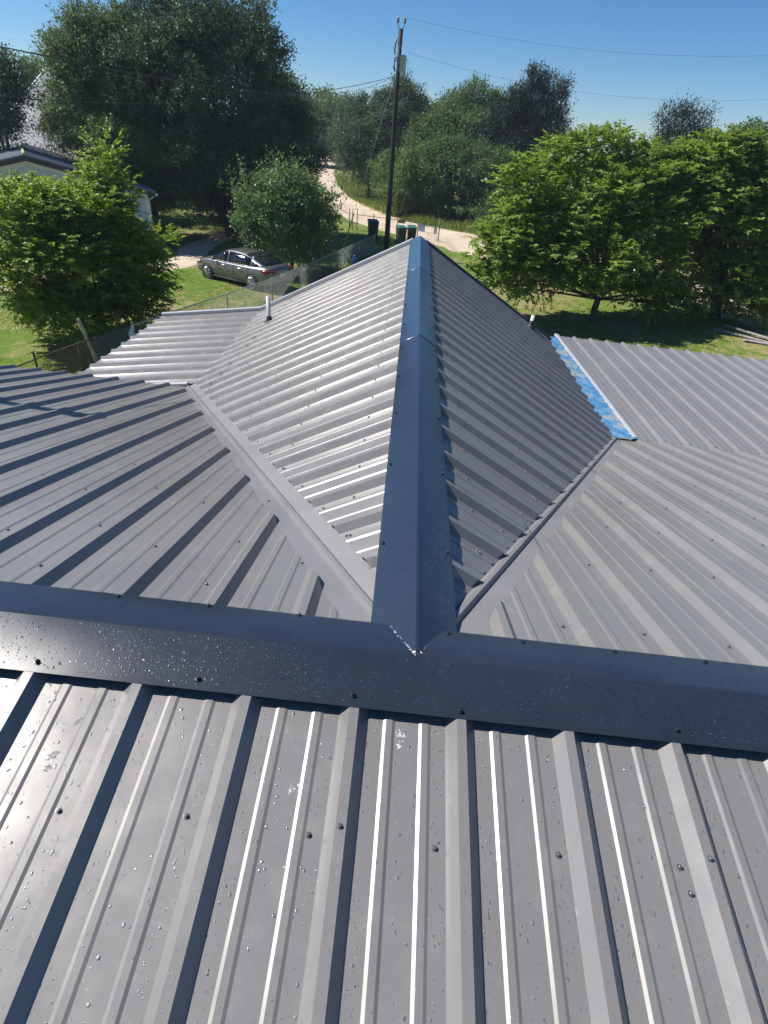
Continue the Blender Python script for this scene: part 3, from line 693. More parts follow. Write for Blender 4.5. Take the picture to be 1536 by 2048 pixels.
def tree(name, label, cat, base, lobes, mat, n, trunk_r=0.2, group=None, limbs=True, lean=(0, 0), shoots=None, **kw):
    base = np.array([base[0], base[1], GZ + float(gh(base[0], base[1])) - 0.05]); t = empty(name, base); tag(t, label, cat, group)
    L = np.array(lobes, float); L[:, :3] -= base
    mb = MB(); cen = L[:, :3].mean(0); zl = L[:, 2].min()
    fork = np.array([lean[0] + cen[0] * 0.12, lean[1] + cen[1] * 0.12, max(0.6, min(zl * 0.9, 0.45 * cen[2]) if zl > 1.0 else 0.3 * cen[2])])
    mb.tube([(0, 0, -0.1), (0, 0, 0.12), fork * 0.5 + np.array([random.uniform(-.05, .05), 0.03, 0]), fork], [trunk_r * 1.5, trunk_r * 1.1, trunk_r * 0.95, trunk_r * 0.85], 10)
    mb.build('trunk', M['bark'], t, True)
    if limbs:
        mb = MB()
        for i, l in enumerate(L):
            c = l[:3]; m1 = fork + (c - fork) * 0.45 + np.array([random.uniform(-.2, .2), random.uniform(-.2, .2), abs(c[2] - fork[2]) * 0.12])
            r0 = trunk_r * random.uniform(0.35, 0.55)
            mb.tube([fork * 0.96, m1, c], [r0, r0 * 0.6, r0 * 0.25], 6)
            for q in range(5):
                dd = unit(1)[0] * l[3:6] * 0.85; dd[2] = abs(dd[2]) * 0.8
                s0 = m1 + (c - m1) * random.uniform(0.1, 1.0); mb.tube([s0, s0 + dd * 0.5 + np.array([0, 0, 0.08]), c * 0.3 + s0 * 0.7 + dd], [r0 * .3, r0 * .18, r0 * 0.06], 5, cap=False)
        tag(mb.build('limb', M['bark'], t, True), kind='stuff')
    V, F = crown(L, n, **kw)
    if shoots:
        k2 = dict(kw); k2.update(twig=shoots[1], per=shoots[2], shell=1.0, gap=0.0); V2, F2 = crown(L, shoots[0], **k2)
        F = np.concatenate([F, F2 + len(V)]); V = np.concatenate([V, V2])
    mesh_obj('crown', V, F, mat, t, False)
    return t
M['lf_oak'] = leaf_material('dark_oak_leaves', (0.052, 0.094, 0.056), (0.13, 0.20, 0.105), 0.18, 0.08)
M['lf_oak2'] = leaf_material('olive_elm_leaves', (0.068, 0.12, 0.055), (0.18, 0.26, 0.11), 0.25, 0.08)
M['lf_bright'] = leaf_material('bright_elm_leaves', (0.085, 0.175, 0.022), (0.34, 0.45, 0.060), 0.48, 0.3)
M['lf_small'] = leaf_material('young_tree_leaves', (0.055, 0.13, 0.05), (0.20, 0.32, 0.13), 0.32, 0.4)
M['lf_pecan'] = leaf_material('pecan_leaflets', (0.065, 0.15, 0.026), (0.31, 0.42, 0.065), 0.42, 0.35)
M['lf_cedar'] = leaf_material('cedar_needles', (0.024, 0.046, 0.034), (0.058, 0.090, 0.056), 0.08, 0.15)
M['lf_bg'] = leaf_material('woodland_leaves', (0.055, 0.115, 0.045), (0.16, 0.25, 0.09), 0.26, 0.08)
M['lf_bgl'] = leaf_material('light_woodland_leaves', (0.06, 0.12, 0.03), (0.17, 0.26, 0.07), 0.3, 0.25)
M['lf_dead'] = leaf_material('dead_brown_leaves', (0.14, 0.05, 0.03), (0.24, 0.09, 0.05), 0.2, 0.2)
T = {
'oak_mid':[(-11.63,38.0,5.19,2.96,2.67,2.06),(-14.02,37.0,4.72,1.98,1.78,1.62),(-9.72,39.0,5.21,2.08,1.87,1.83),(-12.96,36.0,2.41,2.95,2.66,2.46),(-10.26,38.0,2.46,3.11,2.8,2.89),(-11.97,37.0,-0.25,3.18,2.86,2.36),(-8.68,39.0,4.2,1.18,1.07,2.01),(-13.14,38.0,4.04,2.75,2.47,2.24),(-9.84,39.0,-0.15,2.73,2.46,2.48),(-13.44,39.0,-2.24,2.82,2.54,1.76),(-11.59,40.0,-3.03,2.6,2.34,1.66),(-15.88,39.0,-1.87,1.56,1.4,1.59)],
'oak_left':[(-17.28,36.0,3.39,1.97,1.77,2.01),(-15.87,37.0,3.36,2.16,1.95,2.21),(-17.69,35.0,1.84,1.84,1.66,1.88),(-16.4,36.0,1.31,2.46,2.21,2.23),(-15.65,36.0,-0.48,2.26,2.03,2.02),(-18.22,35.0,2.85,1.03,0.93,1.32)],
'oak_right':[(-8.41,43.0,1.24,2.12,1.91,2.33),(-7.47,43.0,-0.64,1.68,1.51,2.57),(-9.63,42.0,-1.03,2.31,2.08,3.03),(-8.04,42.0,-2.95,2.04,1.84,1.56),(-10.43,42.0,-3.12,3.06,2.76,1.74),(-8.79,42.0,2.74,1.09,0.98,1.43)],
'green_left':[(-20.41,38.0,0.51,0.7,0.63,0.77),(-18.62,36.0,0.03,1.54,1.38,1.28),(-15.4,33.0,-0.18,1.04,0.93,0.92)],
'bush':[(-10.74,17.5,-1.03,1.41,1.27,1.06),(-9.26,17.5,-0.42,1.17,1.05,0.74),(-8.91,18.0,0.21,0.59,0.53,0.57),(-10.75,17.0,-0.49,0.85,0.77,0.73),(-9.34,18.0,-2.16,1.35,1.21,0.89),(-10.29,17.0,-2.01,1.8,1.62,1.22),(-10.83,16.0,-2.71,1.02,0.92,0.89),(-9.83,17.5,-2.92,1.9,1.71,1.29),(-8.77,18.5,-2.72,1.15,1.04,1.01),(-8.4,19.0,-2.32,0.75,0.67,0.76),(-9.26,18.0,-3.75,1.5,1.35,0.76),(-10.58,17.0,-3.77,1.43,1.29,0.73),(-9.32,18.0,-0.32,0.89,0.81,0.76),(-10.59,16.4,-3.78,1.08,0.97,0.38),(-9.25,17.4,-4.16,1.23,1.11,0.37),(-8.59,18.4,-3.79,0.85,0.76,0.69)],
'small':[(-5.91,29.0,-1.9,1.38,1.25,0.92),(-5.13,30.0,-2.6,1.3,1.17,1.07),(-6.67,29.0,-2.59,1.09,0.98,0.94),(-5.85,29.0,-3.41,1.63,1.46,0.95),(-7.4,28.5,-1.58,0.51,0.46,0.29),(-5.3,29.0,-1.07,0.66,0.59,0.53),(-4.13,30.0,-2.75,0.7,0.63,0.72),(-5.31,31.0,-4.02,1.32,1.19,0.81),(-3.93,30.0,-1.74,0.34,0.31,0.45),(-7.31,28.5,-3.12,0.58,0.52,0.54),(-6.35,29.0,-1.0,0.37,0.34,0.43)],
'pecan1':[(4.79,24.0,-0.17,1.26,1.14,1.19),(7.69,26.0,1.29,1.72,1.54,1.23),(6.61,26.0,1.55,1.2,1.08,1.02),(8.64,26.0,1.52,0.9,0.81,0.92),(5.6,24.5,-1.58,2.25,2.03,1.25),(7.98,25.0,-0.74,2.45,2.21,1.67),(4.14,23.5,-2.28,1.31,1.17,1.02),(10.27,26.0,-1.64,1.95,1.75,1.55),(7.36,24.0,-2.51,2.47,2.22,1.05),(10.53,25.0,-2.85,1.29,1.16,0.88),(10.86,27.0,-0.35,1.74,1.57,1.78),(5.25,23.5,-2.76,1.63,1.46,0.73),(10.86,24.0,-3.63,0.95,0.86,0.76),(4.1,23.5,-3.13,1.03,0.92,0.63),(6.42,23.8,-3.08,1.66,1.49,0.51),(9.33,24.3,-3.21,1.27,1.14,0.56),(3.62,23.2,-3.59,0.78,0.7,0.67),(11.47,24.2,-3.94,0.86,0.77,0.7),(4.72,23.3,-3.34,0.92,0.83,0.5)],
'pecan2':[(12.98,27.0,1.44,1.46,1.32,1.07),(12.43,27.0,0.69,1.49,1.34,1.3),(14.54,27.0,0.28,1.72,1.55,1.75),(13.34,26.5,-1.1,1.96,1.77,1.78),(15.19,26.0,-1.89,1.75,1.57,1.78),(14.83,26.0,-3.15,1.57,1.42,1.15),(13.46,27.0,-2.59,1.37,1.24,1.17),(16.02,26.0,-0.85,1.92,1.73,2.39),(14.98,27.0,1.22,1.26,1.13,1.07),(11.66,28.0,0.96,0.87,0.79,1.11),(13.55,25.6,-3.8,1.35,1.21,0.8),(15.84,25.6,-3.85,1.35,1.22,0.92)],
'cedar':[(10.36,60.0,3.21,0.89,0.8,3.26),(11.69,60.0,3.41,0.8,0.72,3.34),(12.77,59.0,2.63,0.75,0.67,2.96),(9.17,60.0,2.4,0.85,0.77,2.74),(8.17,61.0,1.2,1.01,0.91,2.82),(11.41,60.0,1.23,1.82,1.63,3.24),(10.09,60.0,-0.4,2.08,1.87,2.83),(12.62,59.0,-0.19,1.81,1.63,2.78),(8.97,61.0,-1.12,1.65,1.49,2.17),(7.1,61.0,0.15,0.93,0.84,2.14)],
'bgA':[(-1.02,75.0,3.44,2.49,2.24,2.25),(0.7,75.0,2.87,1.67,1.5,2.27),(-1.95,75.0,1.08,3.95,3.56,3.17),(-5.41,76.0,0.85,2.58,2.32,3.21),(-6.18,72.0,-0.57,2.2,1.98,2.24)],
'bgB':[(-16.88,130.0,2.41,4.82,4.33,3.44),(-14.7,128.0,0.95,4.78,4.3,3.9),(-19.03,125.0,1.42,4.19,3.77,3.8),(-17.31,126.0,-0.8,5.7,5.13,2.91)],
'bgC':[(7.04,68.0,3.76,2.0,1.8,1.78),(5.17,68.0,2.82,2.52,2.27,1.8),(4.31,66.0,0.68,3.0,2.7,2.55),(2.33,65.0,0.14,1.98,1.78,2.53),(6.65,64.0,0.45,2.43,2.19,2.98)],
'bgD':[(3.29,60.0,-1.66,2.34,2.1,2.15),(5.52,59.0,-1.46,2.76,2.48,2.34),(7.8,58.0,-2.03,2.73,2.46,2.32),(8.69,56.0,-3.39,2.24,2.01,1.14),(2.45,58.0,-3.2,1.84,1.66,1.41),(10.49,57.0,-2.56,2.25,2.03,1.61)],
'shrubA':[(-2.17,56.0,-1.82,1.75,1.58,1.56),(-0.39,55.0,-2.02,1.51,1.36,1.76),(-1.15,54.0,-3.13,1.94,1.74,1.32),(1.01,55.0,-3.06,1.53,1.38,1.56)],
'vines':[(-5.98,70.0,-1.42,1.51,1.36,1.93),(-5.01,71.0,-0.47,2.17,1.95,2.77)],
'conA':[(18.19,46.0,2.89,0.75,0.68,0.98),(19.86,47.0,2.8,0.63,0.57,0.89)],
'bgR':[(22.36,48.0,2.58,2.16,1.94,1.47),(18.73,48.0,1.58,2.18,1.97,1.49),(24.0,46.0,2.27,1.73,1.56,1.41)],
'darkL':[(-20.91,34.0,2.2,0.76,0.69,1.29),(-20.98,34.0,1.16,0.98,0.89,1.32),(-22.4,34.0,-0.0,1.19,1.07,1.35),(-21.5,34.0,1.55,0.9,0.81,1.31)],
'greenfarL':[(-33.34,60.0,3.05,0.88,0.79,0.9),(-33.77,60.0,2.31,1.11,1.0,0.91)],
'shrubR':[(18.13,28.0,-4.01,0.73,0.66,1.12),(17.06,25.0,-4.26,0.89,0.8,0.91)],
'weedsC':[(-7.34,25.0,-5.42,0.23,0.2,0.18)],
}
tree('oak_tree', 'tallest dark tree with its top leaving the picture, behind the small tree by the car', 'tree', (-11.2, 39.4), T['oak_mid'], M['lf_oak'], 11500, 0.33, 'big dark trees behind the car', leaf=(0.14, 0.085), per=12, twig=0.5, droop=0.3, clump=0.85, cper=34, shoots=(500, 1.0, 18))
tree('elm_tree', 'broad dark olive tree left of the tallest tree, behind the metal-roofed neighbour house', 'tree', (-16.6, 38.5), [(l[0] + (.6 if l[0] < -17 else .2),) + tuple(l[1:]) for l in T['oak_left']], M['lf_oak2'], 8500, 0.26, 'big dark trees behind the car', leaf=(0.13, 0.07), per=12, twig=0.55, droop=0.5, clump=0.7, cper=26, shoots=(500, 1.0, 18))
tree('oak_tree', 'rounded dark tree overhanging the left edge of the dirt road', 'tree', (-9.0, 43.0), T['oak_right'], M['lf_oak'], 8500, 0.3, 'big dark trees behind the car', leaf=(0.14, 0.085), per=12, twig=0.5, droop=0.4, clump=0.85, cper=32)
tree('added_shade_tree', 'dark tree added to shade the ground behind the neighbour house and the tallest tree', 'tree', (-18.5, 45.5), [(-19, 45, 0.0, 3.2, 3.2, 2.8), (-16.3, 47, -.6, 2.8, 3, 2.4), (-21.8, 44, -.8, 2.6, 3, 2.4)], M['lf_oak'], 3800, 0.25, leaf=(0.16, 0.1), per=12, twig=0.55, droop=0.4, clump=0.9, cper=28)  # added so that its crown shades the ground to its right
tree('feathery_tree', 'light green feathery tree in front of the grey shingled house', 'tree', (-18.4, 38.0), T['green_left'], M['lf_bgl'], 1500, 0.12, leaf=(0.13, 0.05), per=12, twig=0.7, droop=0.7)
tree('elm_bush', 'huge bright green bushy tree reaching the ground at the far left', 'tree', (-10.0, 17.6), [(l[0], l[1] - .2, l[2] - (.85 if l[2] > -.6 else .42 if l[2] > -1.4 else .12), l[3] * .98, l[4], l[5] * .88) for l in T['bush']] + [(-8.95, 18.2, -.05, .28, .28, .5)], M['lf_bright'], 8800, 0.14, leaf=(0.105, 0.06), per=14, twig=0.36, droop=0.5, shell=0.75, style='frond', clump=0.5, cper=20, shoots=(320, 0.8, 24))
tree('young_tree', 'small leafy tree just behind the parked sedan', 'tree', (-5.7, 30.6), T['small'], M['lf_small'], 1900, 0.09, leaf=(0.135, 0.085), per=12, twig=0.35, droop=0.1, up=0.35, clump=0.34, cper=14, shoots=(330, 1.15, 20))
pec = tree('pecan_tree', 'bright green spreading tree with a bare trunk on the right lawn', 'tree', (8.75, 24.6), [(l[0], l[1], l[2] - (.62 if l[2] > .8 else .25 if l[2] > -1 else 0)) + tuple(l[3:]) for l in T['pecan1']], M['lf_pecan'], 7000, 0.15, 'pecan trees on the right lawn', style='frond', leaf=(0.19, 0.088), per=12, twig=0.42, droop=0.55, up=0.35, clump=0.55, cper=17, shoots=(150, .8, 20), lean=(0.15, 0))
pec2 = tree('pecan_tree', 'larger bright green tree cut off by the right edge of the picture', 'tree', (15.0, 26.4), [(l[0], l[1], l[2] - (.35 if l[2] > .6 else 0)) + tuple(l[3:]) for l in T['pecan2']] + [(10.9, 27.2, -.2, 1.4, 1.2, 1.3)], M['lf_pecan'], 6800, 0.26, 'pecan trees on the right lawn', style='frond', leaf=(0.19, 0.088), per=12, twig=0.42, droop=0.55, up=0.35, clump=0.55, cper=17, shoots=(150, .8, 20))
V, F = crown(np.array([(-3.4, -2.0, 1.75, .28, .25, .3), (-3.0, -2.0, 1.35, .25, .22, .25)]), 45, style='frond', leaf=(0.12, 0.05), per=12, twig=0.35, droop=1.0)
mesh_obj('dead_leaves', V, F, M['lf_dead'], pec)
tree('cedar_tree', 'tall dark cedar with spiky tops right of the power pole', 'tree', (10.9, 60), T['cedar'], M['lf_cedar'], 9500, 0.3, leaf=(0.19, 0.07), per=12, twig=0.75, droop=0.0, up=0.7, clump=0.5, cper=16)
for k_, lab, x, y, mt in (('bgA', 'round-topped tree standing directly behind the power pole', -2.0, 75.5, 'lf_oak'), ('bgC', 'grey-green tree between the power pole and the dark cedar', 5.0, 67, 'lf_bg'),
                          ('bgD', 'mid green thicket tree beneath the dark cedar', 6.0, 59, 'lf_bg'), ('bgR', 'pale tree at the right edge, far behind the pecans', 23.5, 47.5, 'lf_bg')):
    tree('woodland_tree', lab, 'tree', (x, y), (T[k_] if k_ != 'bgR' else [(24.5, 47, 1.2, 1.6, 1.5, 1.7), (23.5, 47, -0.6, 2.2, 2, 2)]), M[mt], 5200, 0.25, 'woodland trees beyond the road', leaf=(0.20, 0.12), per=12, twig=0.8, droop=0.35, clump=1.0, cper=30)
tree('woodland_tree', 'hazy far-off tree where the dirt road disappears', 'tree', (-17, 128), T['bgB'], M['lf_bgl'], 2600, 0.4, 'woodland trees beyond the road', leaf=(0.45, 0.22), per=12, twig=2.0, droop=0.2, up=0.7)
tree('roadside_shrub', 'bright bushy shrub on the far verge, left of the power pole', 'shrub', (-.3, 58.5), [(l[0] + 1.3, l[1] + 3) + tuple(l[2:]) for l in (T['shrubA'][0], T['shrubA'][2])], M['lf_bgl'], 1200, 0.07, leaf=(0.17, 0.09), per=12, twig=0.6, droop=0.5, clump=0.7)
tree('roadside_shrub', 'bright bushy shrub on the verge just right of the power pole', 'shrub', (0.3, 55), [(l[0] + .9, l[1] + 1.5) + tuple(l[2:]) for l in (T['shrubA'][1], T['shrubA'][3])], M['lf_bgl'], 1200, 0.07, leaf=(0.17, 0.09), per=12, twig=0.6, droop=0.5, clump=0.7)
tree('vine_clump', 'vine-covered clump at the bend of the dirt road', 'shrub', (-4.0, 72.5), [(l[0] + 1.6, l[1] + 2) + tuple(l[2:]) for l in T['vines']], M['lf_bgl'], 1500, 0.1, leaf=(0.18, 0.1), per=12, twig=0.8, droop=0.8)
tree('conifer', 'narrow dark conifer top left of its twin above the pecans', 'tree', (18.2, 46), [T['conA'][0], (18.2, 46, 1.0, 1.3, 1.2, 1.8)], M['lf_cedar'], 700, 0.14, 'twin conifers beyond the pecans', leaf=(0.22, 0.05), per=10, twig=0.9, droop=0.1, up=1.2)
tree('conifer', 'narrow dark conifer top right of its twin above the pecans', 'tree', (19.9, 47), [T['conA'][1], (19.9, 47, 1.0, 1.3, 1.2, 1.8)], M['lf_cedar'], 700, 0.14, 'twin conifers beyond the pecans', leaf=(0.22, 0.05), per=10, twig=0.9, droop=0.1, up=1.2)
tree('dark_tree', 'dark tree cut off by the left edge beside the grey shingled house', 'tree', (-21.6, 34), T['darkL'], M['lf_oak'], 1900, 0.2, leaf=(0.13, 0.07), per=12, twig=0.6, droop=0.6)
tree('yard_tree', 'small light green tree left of the tall grey gable', 'tree', (-33.5, 60), T['greenfarL'] + [(-34.5, 60, 0.5, 1.8, 1.8, 1.5)], M['lf_bgl'], 900, 0.15, leaf=(0.2, 0.1), per=12, twig=0.9, droop=0.2, up=0.8)
tree('lawn_shrub', 'small bright shrub at the right edge below the pecan', 'shrub', (17.9, 27.5), T['shrubR'][:1], M['lf_bright'], 500, 0.04, leaf=(0.11, 0.06), per=12, twig=0.4, droop=0.4)
tree('lawn_shrub', 'low bright shrub at the right edge beside the board pile', 'shrub', (17.1, 24.6), T['shrubR'][1:], M['lf_bright'], 500, 0.04, leaf=(0.11, 0.06), per=12, twig=0.4, droop=0.4)
# far wood behind everything
def wood():
    L = []
    for x in np.arange(-75, 95, 6.5):
        y = 96 + 8 * math.sin(x * 0.7) + (50 if -34 < x < -8 else 0) - (18 if x > 12 else 0); h = random.uniform(5.2, 7.2) * (0.62 if 12 < x < 40 else 1) * (y / 90) ** .7
        L.append((x, y, GZ + h * 0.45, 5.2, 4.5, h * 0.55)); L.append((x + 2, y - 1, GZ + h * 0.85, 3.2, 3, h * 0.3))
    V, F = crown(np.array(L), 9000, leaf=(0.42, 0.26), per=12, twig=1.3, droop=0.3, shell=0.9, clump=1.9, cper=24)
    return tag(mesh_obj('far_woodland', V, F, M['lf_bg']), 'continuous far woodland closing the view along the horizon', 'woodland', kind='stuff')
wood()
def under():
    L = []
    for (x, y, r, h) in [(-1.2, 66, 2.2, 1.6), (1, 62, 2, 1.5), (2, 61, 2.4, 1.8), (5, 60, 2.5, 2), (8.5, 58, 2.5, 2), (11.5, 55, 2.6, 2.2), (14, 52, 2.6, 2.0), (17, 49, 2.6, 2.2), (20, 45, 2.6, 2.2), (24, 42, 3, 2.4), (4, 56, 1.6, 1.0), (7.5, 54, 1.6, 0.9), (29, 38, 3, 3), (2.5, 57.5, 1.4, 1.0),
                         (-21, 47, 3, 2.2), (-26, 44, 3, 2.4), (-14.5, 56, 2.5, 2), (-18, 52, 2.5, 2.2), (-14.5, 66, 2.5, 2.4), (-15.5, 78, 3, 2.6), (-18, 95, 3, 3)]:
        L.append((x, y, GZ + h * 0.5, r, r * .8, h * 0.75))
    V, F = crown(np.array(L), 7500, leaf=(0.18, 0.11), per=12, twig=0.6, droop=0.3, clump=0.7, cper=20)
    return tag(mesh_obj('undergrowth', V, F, M['lf_bg']), 'tangled undergrowth along the foot of the woods', 'undergrowth', kind='stuff')
under()

# grass
def blades(n, region, h, wd, mat, name, label, lean=0.35, keep=None):
    x = RNG.uniform(region[0], region[1], n); y = RNG.uniform(region[2], region[3], n)
    if keep is not None: k = keep(x, y); x, y = x[k], y[k]
    n = len(x); z = GZ + gh(x, y) - 0.01
    C0 = np.stack([x, y, z], 1); a = RNG.uniform(0, 2 * np.pi, n); D = np.stack([np.cos(a) * lean, np.sin(a) * lean, np.ones(n)], 1) + RNG.normal(0, .15, (n, 3))
    Nn = np.stack([-np.sin(a), np.cos(a), np.zeros(n)], 1) * 0.3 + np.stack([np.cos(a), np.sin(a), np.zeros(n)], 1)
    pat = 0.75 + 0.5 * np.sin(x * 1.3 + 2 * np.sin(y * .7)) * np.sin(y * 1.1)
    return C0, D, Nn, h * RNG.uniform(.5, 1.4, n) * pat, np.full(n, wd) * RNG.uniform(.7, 1.3, n)
def inroad(x, y):
    L_ = np.array([(-26, 190), (-19, 140), (-14.2, 105), (-11.2, 85), (-8.6, 68), (-6.6, 58), (-4.4, 50.5), (-0.5, 44.4), (2.6, 41.5), (3.3, 38.5), (5.2, 36.8), (9, 37.5), (12.6, 36.5), (14.5, 32.5), (15.3, 28), (16.2, 24), (17, 14), (21.5, 14), (19, 24), (18.6, 32), (17.5, 37.5), (14, 42), (10, 45), (6.4, 48.3), (2.0, 51.0), (-1.8, 57.2), (-4.2, 63), (-6.3, 71), (-8.9, 85), (-11.3, 105), (-14.6, 140), (-21, 190)])
    D_ = np.array([(-8.4, 62), (-11.0, 50), (-13.5, 41), (-13.9, 34), (-12.6, 30.6), (-15, 25.5), (-22, 19.5), (-34, 12), (-30, 9), (-18, 17.2), (-11.5, 26.2), (-9.6, 29.6), (-11.2, 35), (-10.8, 41), (-9.0, 48), (-6.4, 58)])
    r = np.zeros(len(x), bool)
    for P in (L_, D_):
        ins = np.zeros(len(x), bool); j = len(P) - 1
        for i in range(len(P)):
            c = ((P[i, 1] > y) != (P[j, 1] > y)) & (x < (P[j, 0] - P[i, 0]) * (y - P[i, 1]) / (P[j, 1] - P[i, 1] + 1e-12) + P[i, 0]); ins ^= c; j = i
        r |= ins
    return r
ok = lambda x, y: ~inroad(x, y)
M['grass'] = leaf_material('lawn_grass', (0.10, 0.165, 0.02), (0.27, 0.34, 0.06), 0.35, 0.1)
M['weeds'] = leaf_material('dry_weeds', (0.08, 0.13, 0.03), (0.25, 0.29, 0.10), 0.4, 0.1)
parts = [blades(52000, (-16, -2.5, 10, 32), .07, .022, None, '', '', keep=ok), blades(36000, (1.5, 22, 16, 34), .07, .024, None, '', '', keep=ok), blades(9000, (-16, 3.5, 32, 46), .09, .035, None, '', '', keep=ok)]
C0, D, Nn, L_, W_ = [np.concatenate(q) for q in zip(*parts)]
V, F = quads(C0, D, Nn, L_, W_, 0.1)
tag(mesh_obj('grass', V, F, M['grass']), 'green lawn grass on both sides of the house', 'grass', kind='stuff')
parts = [blades(26000, (-11, 3, 54, 100), .55, .05, None, '', '', keep=lambda x, y: ok(x, y) & (x > -7.0 - (y - 71) * .2)), blades(15000, (0, 16, 47, 60), .6, .05, None, '', '', keep=ok), blades(2500, (-4.6, -2.4, 20, 40), .5, .02, None, '', '', keep=lambda x, y: np.abs(x + 4.6 - (y - 26.5) * .25) < .5),
         blades(2500, (-9.5, -5, 12, 24), .3, .02, None, '', '', keep=lambda x, y: np.abs(x + 6.4 - (y - 20.4) * .33) < .45)]
C0, D, Nn, L_, W_ = [np.concatenate(q) for q in zip(*parts)]
V, F = quads(C0, D, Nn, L_, W_, 0.1)
tag(mesh_obj('tall_weeds', V, F, M['weeds']), 'tall straw-green weeds along the road verge and fence', 'weeds', kind='stuff')

# ================================================================== power pole, wires
PX, PY = -0.855, 36.63
pole = empty('power_pole', (PX, PY, GZ)); tag(pole, 'tall dark wooden power pole behind the peak of the roof', 'power pole')
mb = MB(); mb.tube([(0, 0, -.2), (0, 0, 3), (0.02, 0, 8), (0.04, 0, 10.75)], [.165, .155, .12, .095], 14); mb.build('shaft', M['pole'], pole, True)
mb = MB()
zt = 8.98
mb.tube([(.24, -.02, zt), (.24, -.02, zt + .02), (.24, -.02, zt + .66), (.24, -.02, zt + .70), (.24, -.02, zt + .73)], [.17, .19, .19, .2, .12], 18)
tk = mb.build('transformer', M['tank'], pole, False); tk['label'] = 'grey drum transformer'
for p in tk.data.polygons: p.use_smooth = len(p.vertices) == 4
for sgn in (-1, 1):
    mb = MB(); bx = 0.04 + sgn * .18
    mb.tube([(0.04 + sgn * .09, -.02, 10.1), (0.04 + sgn * .1, -.02, 10.75), (bx, -.02, 11.0)], [.02, .02, .018], 6)
    br = mb.build('bracket', M['wire'], pole, True)
    mb = MB(); z0 = 11.0
    mb.tube([(bx, -.02, z0 - .03), (bx, -.02, z0), (bx, -.02, z0 + .03), (bx, -.02, z0 + .06), (bx, -.02, z0 + .09), (bx, -.02, z0 + .13), (bx, -.02, z0 + .17), (bx, -.02, z0 + .2)], [.03, .085, .05, .085, .05, .075, .06, .03], 12); mb.build('insulator', M['insul'], pole, True)
mb = MB(); mb.tube([(-.14, -.06, 10.35), (-.19, -.1, 10.2), (-.22, -.1, 9.85), (-.17, -.06, 9.7)], [.035, .05, .045, .03], 8); mb.tube([(-.1, -.06, 10.3), (-.16, -.08, 10.32)], .02, 6); mb.build('fuse_cutout', M['insul'], pole, True)
mb = MB(); mb.tube([(-.1, -.06, 9.6), (-.18, -.1, 9.5), (-.2, -.1, 9.15), (-.12, -.06, 9.0)], [.035, .055, .05, .03], 8); mb.build('surge_arrester', M['wire'], pole, True)
mb = MB(); mb.tube([(.42, -.1, 9.55), (.52, -.12, 9.45), (.53, -.12, 9.0), (.45, -.1, 8.6), (.12, -.1, 8.25)], .014, 6); mb.tube([(.36, -.1, 9.0), (.38, -.14, 8.5), (.12, -.12, 8.35)], .01, 6)
mb.tube([(-.2, -.1, 9.7), (-.12, -.16, 9.4), (.1, -.2, 9.75), (.2, -.1, 9.9)], .01, 6); mb.build('jumper_cable', M['wire'], pole, True)
def wire(name, label, a, b, sag, r, n=40, mat=None, twist=0):
    a, b = np.array(a, float), np.array(b, float); o = empty(name, (0, 0, 0)) if False else None
    mb = MB(); P = []
    for i in range(n + 1):
        t = i / n; p = a + (b - a) * t; p[2] -= 4 * sag * t * (1 - t); P.append(tuple(p))
    mb.tube(P, r, 5); 
    if twist:
        mb2 = []
        for i, p in enumerate(P): mb2.append((p[0] + twist * math.cos(i * 1.3), p[1] + twist * math.sin(i * 1.3), p[2] + twist * math.sin(i * 1.3 + 1)))
        mb.tube(mb2, r * .8, 5)
    return tag(mb.build(name, mat or M['wire'], None, True), label, 'cable', 'overhead cables of the power pole')
wire('power_line', 'topmost thin cable leaving the pole top towards the right edge', (-.6, 36.6, 6.2), (22, 36.6, 6.3), .72, .0042)
wire('power_line', 'second thin cable leaving the pole beside the transformer towards the right', (-.5, 36.6, 4.85), (22, 36.6, 4.5), .95, .0042)
wire('phone_cable', 'upper of the two low cables running right behind the treetops', (-.8, 36.6, 2.42), (22, 41, 2.1), .7, .014)
wire('phone_cable', 'lower of the two low cables running right behind the treetops', (-.8, 36.6, 2.22), (22, 41, 1.8), .7, .014)
wire('phone_cable', 'upper low cable running away to the far-off pole down the road', (-.95, 36.6, 2.45), (-19.5, 122, .75), .5, .016)
wire('phone_cable', 'lower low cable running away to the far-off pole down the road', (-.95, 36.6, 2.15), (-19.5, 122, .45), .6, .014)
wire('service_cable', 'twisted cable crossing the sky at upper left on its way to the roof', (-.95, 36.6, 3.87), (-4.72, 3.42, 1.82), .72, .0045, 70, twist=.006)
wire('service_cable', 'twisted service cable crossing in front of the big dark trees', (-.95, 36.6, 3.80), (-17, 23.3, 1.5), .75, .011, 60, twist=.014)
# guy wire with yellow guard
gy = empty('guy_wire', (-3.5, 34.9, GZ)); tag(gy, 'thin slanting guy wire with a yellow guard at its foot, left of the power pole', 'guy wire')
top = np.array([PX - .1 + 3.5, PY - 34.9, 8.85]); mb = MB(); mb.tube([(0, 0, 0), tuple(top)], .011, 5); mb.build('strand', M['galv'], gy)
tt = top / np.linalg.norm(top); mb = MB(); mb.tube([tuple(tt * .15), tuple(tt * 2.4)], .035, 8); mb.build('guard', M['yellow'], gy, True)
# far pole
fp = empty('power_pole', (-19.5, 122, GZ)); tag(fp, 'tiny far-off power pole in front of the trees at the end of the road', 'power pole')
mb = MB(); mb.tube([(0, 0, 0), (0, 0, 11.6)], [.2, .14], 8); mb.build('shaft', M['pole'], fp, True)
mb = MB(); mb.tube([(.35, 0, 9.0), (.35, 0, 10.1)], [.3, .3], 10); mb.build('transformer', M['tank'], fp, True)

